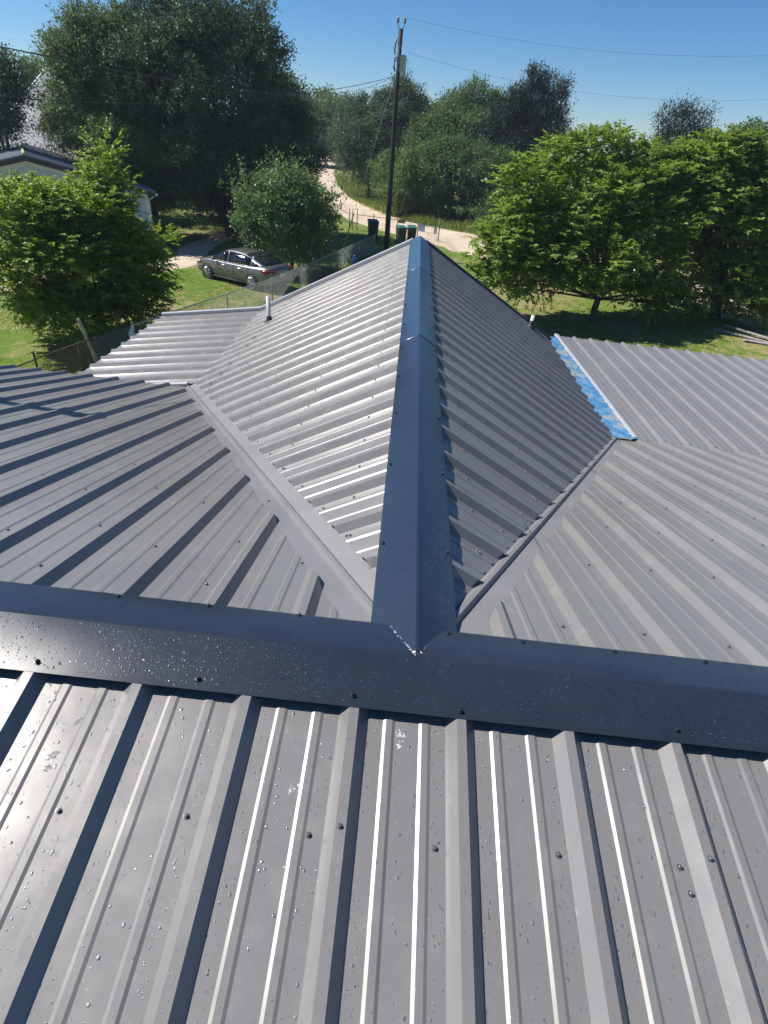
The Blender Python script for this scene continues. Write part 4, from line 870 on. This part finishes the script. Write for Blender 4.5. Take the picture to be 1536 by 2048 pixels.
# ================================================================== chain link fence
FP = [(-10.6, 9.2), (-9.42, 11.46), (-8.96, 13.2), (-8.58, 14.39), (-8.06, 15.83), (-6.38, 20.41), (-5.32, 23.48), (-4.37, 26.77), (-1.64, 37.54)]
fence = empty('chain_link_fence', (FP[5][0], FP[5][1], GZ)); tag(fence, 'long chain link fence running past the left side of the roof towards the power pole', 'fence')
F0 = np.array([FP[5][0], FP[5][1], GZ]); FH = 0.95
mb = MB(); mb.tube([(x - F0[0], y - F0[1], FH) for x, y in FP[4:]], .021, 8); o = mb.build('top_rail', M['galv'], fence, True)
mb = MB(); mb.tube([(x - F0[0], y - F0[1], FH) for x, y in FP[:5]], .021, 8); o = mb.build('top_rail', M['rust'], fence, True); o['label'] = 'rusty length of the top rail'
posts = [(-9.9, 10.5, .95, 0), (-9.15, 12.5, 1.12, 1), (-8.75, 13.9, .95, 1), (-7.5, 17.4, .95, 0)] + [(FP[i][0], FP[i][1], .95, 0) for i in (5, 6, 7)] + [(-3.3, 31.0, .95, 0), (-2.4, 34.5, .95, 0), (-1.64, 37.54, 1.0, 0)]
for x, y, h, ru in posts:
    q = MB(); q.tube([(x - F0[0], y - F0[1], 0), (x - F0[0], y - F0[1], h + .01), (x - F0[0], y - F0[1], h + .04)], [.027, .027, .01], 8); q.build('post', M['rust'] if ru else M['galv'], fence, True)
# woven mesh: two families of diagonal wires
def weave(P, H, mat, parent, off, cell=0.07, r=0.0033):
    P = np.array(P, float); s = np.r_[0, np.cumsum(np.linalg.norm(np.diff(P, axis=0), axis=1))]; tot = s[-1]
    Vs = []; Fs = []; b = 0
    for fam in (1, -1):
        for s0 in np.arange(-H, tot + H, cell):
            a, c = (s0, s0 + H); 
            ta, tb = max(a, 0), min(c, tot)
            if tb <= ta: continue
            za, zb = (ta - a), (tb - a)
            if fam < 0: za, zb = H - za, H - zb
            pa = np.array([np.interp(ta, s, P[:, 0]), np.interp(ta, s, P[:, 1]), za]) - off; pb = np.array([np.interp(tb, s, P[:, 0]), np.interp(tb, s, P[:, 1]), zb]) - off
            d = pb - pa; d /= np.linalg.norm(d); q = np.cross(d, (0.3, 1, 0.2)); q /= np.linalg.norm(q); q2 = np.cross(d, q)
            for pp in (pa, pb):
                for k in range(3): g = 2 * math.pi * k / 3; Vs.append(pp + r * (q * math.cos(g) + q2 * math.sin(g)))
            for k in range(3): Fs.append((b + k, b + (k + 1) % 3, b + 3 + (k + 1) % 3, b + 3 + k))
            b += 6
    return mesh_obj('chain_link_mesh', Vs, np.array(Fs), mat, parent)
off = np.array([F0[0], F0[1], 0])
weave(FP[3:], FH - .03, M['galv'], fence, off)
weave(FP[:4], FH - .03, M['rust'], fence, off)
# leaning wooden post, stump, rag
wp = MB(); wp.tube([(0, 0, -.1), (.02, 0, .6), (-.10, .02, 1.5), (-.11, .02, 1.53)], [.05, .048, .045, .03], 10); o = wp.build('wooden_post', M['wood'], None, True); o.location = (-8.55, 14.3, GZ); o.rotation_euler = (0, R_(-6), 0)
tag(o, 'pale leaning wooden post standing at the fence', 'post')
wp = MB(); wp.tube([(0, 0, -.1), (0.01, 0, .5), (.02, 0, 1.25), (0.02, 0, 1.32)], [.13, .12, .11, .05], 9); o = wp.build('wooden_post', M['brownwood'], None, True); o.location = (-10.35, 12.3, GZ); tag(o, 'thick brown rotting wooden post at the left edge of the picture', 'post')
V = []; F = []
for i in range(7):
    for j in range(9):
        a = i / 6; t = j / 8; wdt = 0.05 + 0.28 * t ** 1.2
        V.append(((a - .5) * wdt + .03 * math.sin(j), .05 * math.sin(a * 6 + t * 3), -t * .42 - 0.05 * math.sin(a * 5)))
for i in range(6):
    for j in range(8): F.append((i * 9 + j, (i + 1) * 9 + j, (i + 1) * 9 + j + 1, i * 9 + j + 1))
o = mesh_obj('rag', V, F, M['cloth'], None, True); o.location = (-8.02, 15.75, GZ + .99); o.rotation_euler = (0, 0, R_(70)); md = o.modifiers.new('s', 'SOLIDIFY'); md.thickness = .006; tag(o, 'white rag hanging from the top rail of the chain link fence', 'rag')

# wire fence along the road, gate, signs
rf = empty('wire_fence', (-1.6, 46, GZ)); tag(rf, 'low wire fence with thin rails between the yard and the dirt road', 'fence'); RF = np.array([-1.6, 46, 0])
line = [(-7.4, 57.0), (-4.0, 46.8), (-2.9, 45.9), (-1.0, 45.2), (2.7, 43.4)]
mb = MB(); mb.tube([(x - RF[0], y - RF[1], 1.05) for x, y in line[1:]], .022, 6); mb.build('rail', M['rust'], rf, True)
mb = MB(); mb.tube([(x - RF[0], y - RF[1], 0.95) for x, y in line[:2]], .022, 6); mb.build('rail', M['rust'], rf, True)
mb = MB(); mb.tube([(x - RF[0], y - RF[1], 0.55) for x, y in line], .010, 5); mb.build('wire', M['galv'], rf, True)
for x, y, h in [(-7.2, 56.6, 1.0), (-5.6, 51.5, 1.0), (-4.0, 46.8, 1.35), (-2.1, 45.6, 1.25), (-0.3, 44.9, 1.1), (1.2, 44.2, 1.1), (2.7, 43.4, 1.5)]:
    q = MB(); q.tube([(x - RF[0], y - RF[1], 0), (x - RF[0], y - RF[1], h)], .035, 8); q.build('post', M['rust'], rf, True)
gt = empty('gate', (-3.5, 45.6, GZ)); tag(gt, 'narrow upright steel gate frame standing open in the wire fence', 'gate')
mb = MB(); mb.tube([(-.18, 0, 0), (-.18, 0, 1.45), (.16, .1, 1.5), (.16, .1, 0.05)], .028, 8); mb.build('frame', M['rust'], gt, True)
mb = MB(); mb.tube([(-.18, 0, .5), (.16, .1, .5)], .018, 6); mb.build('crossbar', M['rust'], gt, True)
def sign(name, label, loc, w_, h_, mat, rz=-0.35, frame=None):
    t = empty(name, loc, rz); tag(t, label, 'sign', 'small signs on the wire fence')
    mb = MB(); mb.box((0, 0, 0), (w_, .012, h_)); o = mb.build('board', mat, t)
    if frame:
        mb = MB()
        for sx in (-1, 1): mb.box((sx * w_ / 2, -.01, 0), (.03, .03, h_ + .03))
        for sz in (-1, 1): mb.box((0, -.01, sz * h_ / 2), (w_ + .03, .03, .03))
        mb.build('frame', frame, t)
    else:
        mb = MB(); mb.box((0, -.012, h_ * .3), (w_ * .9, .006, .03)); mb.build('top_band', M['galv'], t)
    return t
M['signblue'] = simple('faded_blue_sign', (0.38, 0.47, 0.55), 0.5, 0, .2, 4)
sign('sign_board', 'faded blue-white square sign on the wire fence', (1.45, 44.0, GZ + .78), .55, .52, M['signblue'])
sign('sign_board', 'small brown-framed sign on the wire fence behind the green-lidded bins', (0.0, 44.7, GZ + 1.0), .48, .22, M['wood'], frame=M['rust'])
sign('sign_board', 'half-seen pale sign nearest the end post of the wire fence', (2.45, 43.45, GZ + .72), .22, .45, M['signblue'])

# bins
def wheelie(name, label, loc, rz, lidmat, s=1.0, group=None):
    t = empty(name, loc, rz); tag(t, label, 'bin', group)
    mb = MB(); prof = [(.22, .24, 0.06), (.23, .26, .3), (.27, .32, .95)]
    V = []
    for hx, hy, z in prof: V += [(-hx * s, -hy * s, z * s), (hx * s, -hy * s, z * s), (hx * s, hy * s, z * s), (-hx * s, hy * s, z * s)]
    F = [(3, 2, 1, 0)] + [(4 * i + k, 4 * i + (k + 1) % 4, 4 * i + 4 + (k + 1) % 4, 4 * i + 4 + k) for i in range(2) for k in range(4)] + [(8, 9, 10, 11)]
    mb.add(V, F); b = mb.build('body', M['bin'], t); bv = b.modifiers.new('b', 'BEVEL'); bv.width = .02; bv.segments = 2
    mb = MB(); mb.add([(-.30 * s, -.36 * s, .95 * s), (.30 * s, -.36 * s, .95 * s), (.30 * s, .36 * s, .99 * s), (-.30 * s, .36 * s, .99 * s), (-.26 * s, -.30 * s, 1.02 * s), (.26 * s, -.30 * s, 1.02 * s), (.26 * s, .34 * s, 1.06 * s), (-.26 * s, .34 * s, 1.06 * s)],
                      [(3, 2, 1, 0), (4, 5, 6, 7), (0, 1, 5, 4), (1, 2, 6, 5), (2, 3, 7, 6), (3, 0, 4, 7)]); l = mb.build('lid', lidmat, t); bv = l.modifiers.new('b', 'BEVEL'); bv.width = .015; bv.segments = 2
    mb = MB(); mb.tube([(-.24 * s, .40 * s, .98 * s), (.24 * s, .40 * s, .98 * s)], .02, 6); mb.build('handle', M['bin'], t, True)
    for sx in (-1, 1):
        mb = MB(); mb.tube([(sx * .24 * s, .26 * s, .12 * s), (sx * .30 * s, .26 * s, .12 * s)], .12 * s, 14); mb.build('wheel', M['rubber'], t, True)
    return t
wheelie('trash_bin', 'dark brown trash bin left of the power pole', (-1.95, 41.6, GZ), 0.2, M['bin'], 1.25)
wheelie('trash_bin', 'green-lidded bin nearest the power pole, right of it', (0.0, 41.0, GZ), 0.3, M['lid'], 1.1, 'green-lidded bins')
wheelie('trash_bin', 'green-lidded bin on the right of the pair, against the first one', (0.72, 41.5, GZ), 0.1, M['lid'], 1.1, 'green-lidded bins')
mb = MB(); mb.tube([(0, 0, 0), (0, 0, .02), (.02, 0, .28), (.02, 0, .40), (0, 0, .45)], [.12, .15, .14, .07, .05], 12); o = mb.build('jug', M['blue'], None, True); o.location = (-2.55, 33.0, GZ + .02); tag(o, 'small blue plastic jug beside the fence just above the roof edge', 'jug')
# weathered boards
bp = [((14.8, 23.4, .03), 2.3, .2, -0.75), ((14.9, 23.2, .09), 2.0, .18, -0.66), ((15.4, 23.5, .15), 2.6, .2, -0.85), ((15.6, 22.4, .05), 2.2, .25, -0.3)]
for i, (c, l, wd_, a) in enumerate(bp):
    mb = MB(); mb.box((0, 0, 0), (l, wd_, .045)); o = mb.build('board', M['greywood']); o.location = (c[0], c[1], GZ + c[2] + .05); o.rotation_euler = (0, R_(2), a); bv = o.modifiers.new('b', 'BEVEL'); bv.width = .006
    tag(o, ['weathered board lying lowest and farthest left in the pile right of the lawn', 'weathered board second from the left in the pile', 'weathered board lying on top of the pile', 'short weathered board on the near side of the pile'][i], 'board', 'weathered boards on the right lawn')

# ------------------------------------------------------------------ thin haze of the air
hb = MB(); hb.box((0, 20, 4.0), (3300, 3300, 20.4))
hz = hb.build('haze', None); hm = bpy.data.materials.new('haze_air'); hm.use_nodes = True; ht = hm.node_tree; ht.nodes.clear()
pv = ht.nodes.new('ShaderNodeVolumePrincipled'); pv.inputs['Density'].default_value = 0.0005; pv.inputs['Color'].default_value = (0.72, 0.84, 1.0, 1); pv.inputs['Anisotropy'].default_value = 0.2
ho = ht.nodes.new('ShaderNodeOutputMaterial'); ht.links.new(pv.outputs[0], ho.inputs['Volume']); hz.data.materials.append(hm)
tag(hz, kind='stuff')

# ================================================================== service mast left of the picture (its shadow falls on the roof)
mast = empty('service_mast', (-4.72, 3.42, -1.0)); tag(mast, 'steel service mast left of the roof, its shadow lying across the ribs', 'mast')
mb = MB(); mb.tube([(0, 0, -.1), (0, 0, 2.72)], [.062, .062], 12); mb.build('pipe', M['galv'], mast, True)
mb = MB(); mb.tube([(0, 0, 2.7), (0, 0, 2.82), (.05, 0, 2.9), (.12, 0, 2.84)], [.08, .10, .09, .04], 10); mb.build('weatherhead', M['galv'], mast, True)
mb = MB(); mb.tube([(.1, 0, 2.85), (.2, .02, 2.6), (.1, .05, 2.5), (.03, .04, 2.75)], .01, 6); mb.build('drip_loop', M['wire'], mast, True)

# ================================================================== neighbour house
def quad_slab(name, P, th, mat, parent, label=None):
    P = [Vector(p) for p in P]; n = (P[1] - P[0]).cross(P[3] - P[0]).normalized()
    if n.z < 0: n = -n
    V = P + [p - n * th for p in P]; o = mesh_obj(name, V, [(0, 1, 2, 3), (7, 6, 5, 4), (0, 4, 5, 1), (1, 5, 6, 2), (2, 6, 7, 3), (3, 7, 4, 0)], mat, parent)
    if label: o['label'] = label
    return o
nh = empty('neighbour_house', (-18.3, 30.0, GZ), R_(30.6)); tag(nh, 'pale gabled house with a low metal roof half hidden by the big bright bush', 'house')
hw, zr, ze, dp = 5.3, 4.30, 2.98, 10.0
mb = MB(); mb.add([(-hw, 0, -.1), (hw, 0, -.1), (hw, 0, ze), (0, 0, zr - .1), (-hw, 0, ze), (-hw, dp, -.1), (hw, dp, -.1), (hw, dp, ze), (0, dp, zr - .1), (-hw, dp, ze)],
                  [(0, 1, 2, 3, 4), (9, 8, 7, 6, 5), (1, 6, 7, 2), (5, 0, 4, 9)]); mb.build('wall', M['siding'], nh)
e = .42; dz = (zr - ze) / hw
def rib_roof(name, P, mat, n, label=None):
    """slab with standing ribs between edge P0-P1 (ridge) and P3-P2 (eave)"""
    o = quad_slab(name, P, .08, mat, nh, label); P = [Vector(p) for p in P]; mb = MB()
    for i in range(n + 1):
        t = i / n; a = P[0].lerp(P[1], t); b = P[3].lerp(P[2], t); mb.tube([a + Vector((0, 0, .02)), b + Vector((0, 0, .02))], .022, 4)
    r = mb.build('ribs', mat, o); return o
rib_roof('roof', [(0, -.4, zr), (0, dp + .4, zr), (hw + e, dp + .4, zr - (hw + e) * dz), (hw + e, -.4, zr - (hw + e) * dz)], M['slate'], 24)
rib_roof('roof', [(0, -.4, zr), (0, dp + .4, zr), (-hw - e, dp + .4, zr - (hw + e) * dz), (-hw - e, -.4, zr - (hw + e) * dz)], M['slate'], 24)
for s in (-1, 1):
    quad_slab('fascia', [(0, -.43, zr - .05), (s * (hw + e), -.43, zr - (hw + e) * dz - .05), (s * (hw + e), -.41, zr - (hw + e) * dz - .05), (0, -.41, zr - .05)], .2, M['dtrim'], nh)
    quad_slab('rake_board', [(0, -.04, zr - .22), (s * hw, -.04, ze - .08), (s * hw, -.005, ze - .08), (0, -.005, zr - .22)], .22, M['white'], nh)
mb = MB(); mb.tube([(0, -.42, zr + .03), (0, dp + .4, zr + .03)], .07, 6); mb.build('ridge_cap', M['wood'], nh)
mb = MB(); mb.box((hw - .06, -.03, ze / 2 - .05), (.16, .06, ze)); mb.build('corner_board', M['white'], nh)
mb = MB(); mb.tube([(hw + e, -.45, ze - .22), (hw + e, dp + .4, ze - .22)], .07, 8); mb.build('gutter', M['white'], nh, True)
mb = MB(); mb.tube([(hw + e, -.4, ze - .25), (hw + .05, -.1, ze - .5), (hw + .05, -.1, .1)], .04, 8); mb.build('downspout', M['white'], nh, True)
for wx in (hw - 1.15, hw - 4.0, -2.5):
    mb = MB(); mb.box((wx, -.03, 1.75), (.95, .05, 1.25)); f = mb.build('window', M['white'], nh)
    mb = MB(); mb.box((wx, -.06, 1.75), (.78, .02, 1.08)); mb.build('pane', M['darkglass'], f)
zz = 4.25
def loc(x, y, z):   # world -> house frame
    c, s = math.cos(R_(30.6)), math.sin(R_(30.6)); dx, dy = x + 18.3, y - 30.0
    return (dx * c + dy * s, -dx * s + dy * c, z - GZ)
rib_roof('roof', [loc(-23.8, 41, -.78), loc(-18.6, 41, -.80), loc(-17.2, 36.6, -1.75), loc(-22.2, 36.6, -1.75)], M['brownroof'], 14, 'brown ribbed metal roof of the rear wing')
quad_slab('roof', [loc(-23.8, 41, -.78), loc(-18.6, 41, -.80), loc(-18.6, 45, -1.8), loc(-23.8, 45, -1.8)], .08, M['brownroof'], nh)
mb = MB(); a_ = [loc(-23.0, 37.2, -1.95), loc(-17.6, 37.2, -1.95), loc(-18.9, 44.6, -1.95), loc(-23.5, 44.6, -1.95)]; mb.add(a_ + [(p[0], p[1], -.1) for p in a_], [(0, 1, 5, 4), (1, 2, 6, 5), (2, 3, 7, 6), (3, 0, 4, 7)]); mb.build('wall', M['siding'], nh)

# grey shingled house far left
h2 = empty('shingled_house', (-30.5, 52, GZ)); tag(h2, 'tall grey shingled house far behind at the left edge, partly behind the trees', 'house')
def H2(x, y, z): return (x + 30.5, y - 52, z - GZ)
quad_slab('roof', [H2(-40, 54, 1.75), H2(-23, 54, 1.75), H2(-23, 46.5, -1.5), H2(-40, 46.5, -1.5)], .18, M['shingle'], h2, 'broad grey roof slope')
quad_slab('roof', [H2(-40, 54, 1.75), H2(-23, 54, 1.75), H2(-23, 61, -1.5), H2(-40, 61, -1.5)], .18, M['shingle'], h2)
quad_slab('roof', [H2(-30.2, 57.5, 4.1), H2(-23, 57.5, 4.1), H2(-23, 52.6, 1.1), H2(-31.0, 52.6, 1.1)], .16, M['shingle'], h2, 'steep upper roof')
quad_slab('roof', [H2(-30.2, 57.5, 4.1), H2(-23, 57.5, 4.1), H2(-23, 62, 1.1), H2(-31.0, 62, 1.1)], .16, M['shingle'], h2)
mb = MB(); mb.add([H2(-29.9, 57.5, 3.9), H2(-30.6, 52.9, 1.1), H2(-30.6, 61.8, 1.1), H2(-30.6, 52.9, -2), H2(-30.6, 61.8, -2)], [(0, 1, 2), (1, 3, 4, 2)]); mb.build('gable_wall', M['siding'], h2)
mb = MB(); mb.box(H2(-31.5, 53.8, -3.2), (16, 13.5, 3.7)); mb.build('wall', M['siding'], h2)
mb = MB(); mb.tube([H2(-30.35, 57.5, 4.05), H2(-31.1, 52.5, 1.05)], .09, 6); mb.build('rake_board', M['white'], h2)

# ================================================================== sedan
def sedan():
    t = empty('parked_sedan', (-7.28, 26.62, GZ + 0.02), 0); tag(t, 'dark grey four-door sedan parked on the lawn under the small tree', 'car')
    hd = math.atan2(0.53, -0.85); t.rotation_euler = (0, 0, hd)
    m, tt, b = new_mat('dark_grey_car_paint'); setin(b, Metallic=0.55, Roughness=0.32, Coat_Weight=1.0, Coat_Roughness=0.04)
    n = noise(tt, 600, 1); tt.links.new(ramp(tt, n.outputs[0], [(0.3, (0.13, 0.132, 0.135)), (0.7, (0.18, 0.182, 0.185))]).outputs[0], b.inputs['Base Color']); paint = m
    # body stations, x from tail to nose: x, half width, bottom z, shoulder z, top z, top half width
    S = [(-2.44, .50, .42, .66, .74, .40), (-2.40, .74, .34, .80, .96, .60), (-2.30, .84, .27, .90, 1.06, .68), (-2.05, .90, .24, .93, 1.09, .72), (-1.6, .925, .22, .94, 1.06, .74), (-1.2, .93, .21, .94, 1.00, .76), (-.5, .93, .20, .93, .97, .77),
         (.3, .93, .20, .92, .95, .77), (.9, .925, .20, .91, .97, .76), (1.3, .92, .21, .89, .98, .74), (1.75, .905, .22, .85, .91, .70), (2.1, .87, .23, .78, .83, .64), (2.32, .78, .26, .68, .73, .55), (2.42, .55, .34, .56, .60, .38)]
    V = []; F = []; k = 17
    for (x, w_, zb, zs, zt, wt) in S:
        half = [(w_ * .80, zb), (w_ * .93, zb + .03), (w_ * .985, zb + (zs - zb) * .30), (w_, zb + (zs - zb) * .58), (w_ * .985, zs - .07), (w_ * .955, zs), (wt + (w_ * .955 - wt) * .35, zt - (zt - zs) * .18), (wt * .6, zt + .012)]
        ring = [(-y, z) for y, z in half] + [(0, zt + .02)] + [(y, z) for y, z in half[::-1]]
        V += [(x, y, z) for y, z in ring]
    for i in range(len(S) - 1):
        for j in range(k - 1): F.append((i * k + j, i * k + j + 1, (i + 1) * k + j + 1, (i + 1) * k + j))
        F.append((i * k + k - 1, i * k, (i + 1) * k, (i + 1) * k + k - 1))
    F.append(tuple(range(k - 1, -1, -1))); F.append(tuple((len(S) - 1) * k + j for j in range(k)))
    body = mesh_obj('body', V, F, paint, t, True); sb = body.modifiers.new('s', 'SUBSURF'); sb.levels = 1; sb.render_levels = 2
    # cabin
    G = [(-2.12, 1.06, .66, 1.075, .60), (-1.75, 1.02, .76, 1.19, .61), (-1.30, 1.0, .80, 1.335, .60), (-.85, .97, .82, 1.425, .60), (-.3, .96, .83, 1.465, .61), (.15, .95, .83, 1.455, .61), (.50, .95, .82, 1.40, .60), (.85, .95, .81, 1.26, .60), (1.20, .96, .78, 1.10, .62), (1.48, .96, .70, .98, .62)]
    V = []; F = []; kk = 9
    for (x, zb, wb, zt, wt) in G:
        half = [(wb, zb - .06), (wb * .985, zb), (wb + (wt - wb) * .5, zb + (zt - zb) * .52), (wt * 1.03, zt - .055)]
        V += [(x, -y, z) for y, z in half] + [(x, -wt * .55, zt), (x, wt * .55, zt)] + [(x, y, z) for y, z in half[::-1]][0:0]
        V += [(x, y, z) for y, z in half[::-1]]
    kk = 10
    for i in range(len(G) - 1):
        for j in range(kk - 1): F.append((i * kk + j, i * kk + j + 1, (i + 1) * kk + j + 1, (i + 1) * kk + j))
    F.append(tuple(range(kk - 1, -1, -1))); F.append(tuple((len(G) - 1) * kk + j for j in range(kk)))
    roof = mesh_obj('roof', V, F, paint, t, True)
    VV = [Vector(v) for v in V]
    def pane(name, cells, out=0.012, mat=M['darkglass'], shrink=0.06, label=None):
        mb = MB()
        ids = sorted({i for c in cells for i in c}); remap = {i: q for q, i in enumerate(ids)}
        c = sum((VV[i] for i in ids), Vector()) / len(ids); P = []
        for i in ids:
            v = VV[i]; d = (v - c); p = c + d * (1 - shrink); nrm = Vector((v.x * 0.25 if abs(v.y) < .5 else 0, v.y, max(0.0, v.z - .85))).normalized(); P.append(p + nrm * out)
        mb.add(P, [tuple(remap[i] for i in cc) for cc in cells]); o = mb.build(name, mat, t, True)
        md = o.modifiers.new('s', 'SOLIDIFY'); md.thickness = .006; return o
    def cell(i, j): return (i * kk + j, i * kk + j + 1, (i + 1) * kk + j + 1, (i + 1) * kk + j)
    blue_g = M['darkglass']
    for a, b_ in ((0, (1, 2)), (7, (6, 7))):
        js = (1, 2) if a == 0 else (6, 7)
        pane('side_window', [cell(i, j) for i in (5, 6, 7) for j in js], .014, shrink=.07)
        pane('side_window', [cell(i, j) for i in (2, 3, 4) for j in js], .014, shrink=.07)
        pane('quarter_window', [cell(1, js[0] if a == 0 else js[1])], .014, shrink=.2)
    pane('rear_window', [cell(i, j) for i in (0, 1, 2) for j in (3, 4, 5)], .02, shrink=.04)
    pane('windshield', [cell(i, j) for i in (6, 7, 8) for j in (3, 4, 5)], .02, shrink=.04)
    chrome = simple('bright_trim', (0.6, 0.6, 0.6), 0.2, 0.9, .05)
    red = simple('red_lens', (0.22, 0.010, 0.012), 0.15, 0, .1); clear = simple('headlight_lens', (0.5, 0.5, 0.5), 0.1, 0.2, .1)
    for sy in (-1, 1):
        mb = MB(); mb.tube([(-1.7, sy * .80, 1.03), (-1.0, sy * .845, .985), (0, sy * .86, .965), (.9, sy * .845, .96), (1.35, sy * .80, .985)], .010, 5); mb.build('window_trim', chrome, t, True)
        mb = MB(); mb.add([(-2.43, sy * .45, .80), (-2.31, sy * .855, .80), (-2.02, sy * .922, .86), (-2.02, sy * .905, .95), (-2.32, sy * .83, .95), (-2.43, sy * .45, .93), (-2.36, sy * .45, .80), (-2.36, sy * .45, .93)], [(0, 1, 4, 5), (1, 2, 3, 4), (0, 6, 7, 5)])
        o = mb.build('taillight', red, t, True); md = o.modifiers.new('s', 'SOLIDIFY'); md.thickness = .03; md.offset = 0
        mb = MB(); mb.add([(2.34, sy * .45, .60), (2.20, sy * .82, .62), (1.85, sy * .90, .72), (1.88, sy * .86, .80), (2.22, sy * .76, .74), (2.36, sy * .45, .69)], [(0, 1, 4, 5), (1, 2, 3, 4)]); o = mb.build('headlight', clear, t, True); md = o.modifiers.new('s', 'SOLIDIFY'); md.thickness = .04; md.offset = 0
        mb = MB(); mb.box((.82, sy * 1.0, 1.02), (.12, .20, .13)); o = mb.build('mirror', paint, t, True); bv = o.modifiers.new('b', 'BEVEL'); bv.width = .04; bv.segments = 3
        for hx in (-.72, .28):
            mb = MB(); mb.box((hx, sy * .945, .83), (.17, .03, .025)); o = mb.build('door_handle', chrome, t); bv = o.modifiers.new('b', 'BEVEL'); bv.width = .01
        for hx in (-1.20, -.32, .72):
            mb = MB(); mb.tube([(hx, sy * .917, .33), (hx + .01, sy * .935, .55), (hx, sy * .925, .85), (hx - .02, sy * .90, .93)], .005, 4); mb.build('door_seam', M['rubber'], t)
        mb = MB(); mb.tube([(-1.05, sy * .93, .26), (1.0, sy * .93, .26)], .03, 6); mb.build('sill', M['rubber'], t, True)
        for wx in (-1.42, 1.42):
            mb = MB(); mb.tube([(wx, sy * .60, .33), (wx, sy * .934, .33)], .375, 28); mb.build('wheel_arch', M['rubber'], t)
            mb = MB(); mb.tube([(wx, sy * .70, .325), (wx, sy * .72, .325), (wx, sy * .93, .325), (wx, sy * .95, .325)], [.30, .33, .33, .30], 28); wl = mb.build('wheel', M['rubber'], t, True)
            mb = MB(); yy = sy * .955
            ring = []
            for q in range(24):
                g = 2 * math.pi * q / 24; ring.append((wx + .232 * math.cos(g), yy, .325 + .232 * math.sin(g)))
            mb.tube(ring + [ring[0]], .014, 6, cap=False)
            for q in range(10):
                g = 2 * math.pi * q / 10; mb.tube([(wx, yy + sy * .004, .325), (wx + .225 * math.cos(g), yy, .325 + .225 * math.sin(g))], [.026, .014], 5)
            mb.tube([(wx, yy - sy * .02, .325), (wx, yy + sy * .015, .325)], [.05, .045], 10)
            mb.build('rim', chrome, wl, True)
    mb = MB(); mb.box((-2.445, 0, .72), (.02, .34, .13)); mb.build('licence_plate', M['white'], t)
    mb = MB(); mb.tube([(-2.36, -.66, .36), (-2.44, -.4, .34), (-2.44, .4, .34), (-2.36, .66, .36)], .05, 6); mb.build('rear_bumper_insert', M['rubber'], t, True)
    mb = MB(); mb.tube([(2.40, -.34, .48), (2.44, 0, .48), (2.40, .34, .48)], .08, 6); mb.build('grille', M['rubber'], t, True)
    mb = MB(); mb.tube([(-1.3, 0, 1.36), (-1.42, 0, 1.42)], [.03, .012], 6); mb.build('antenna', paint, t, True)
    return t
sedan()
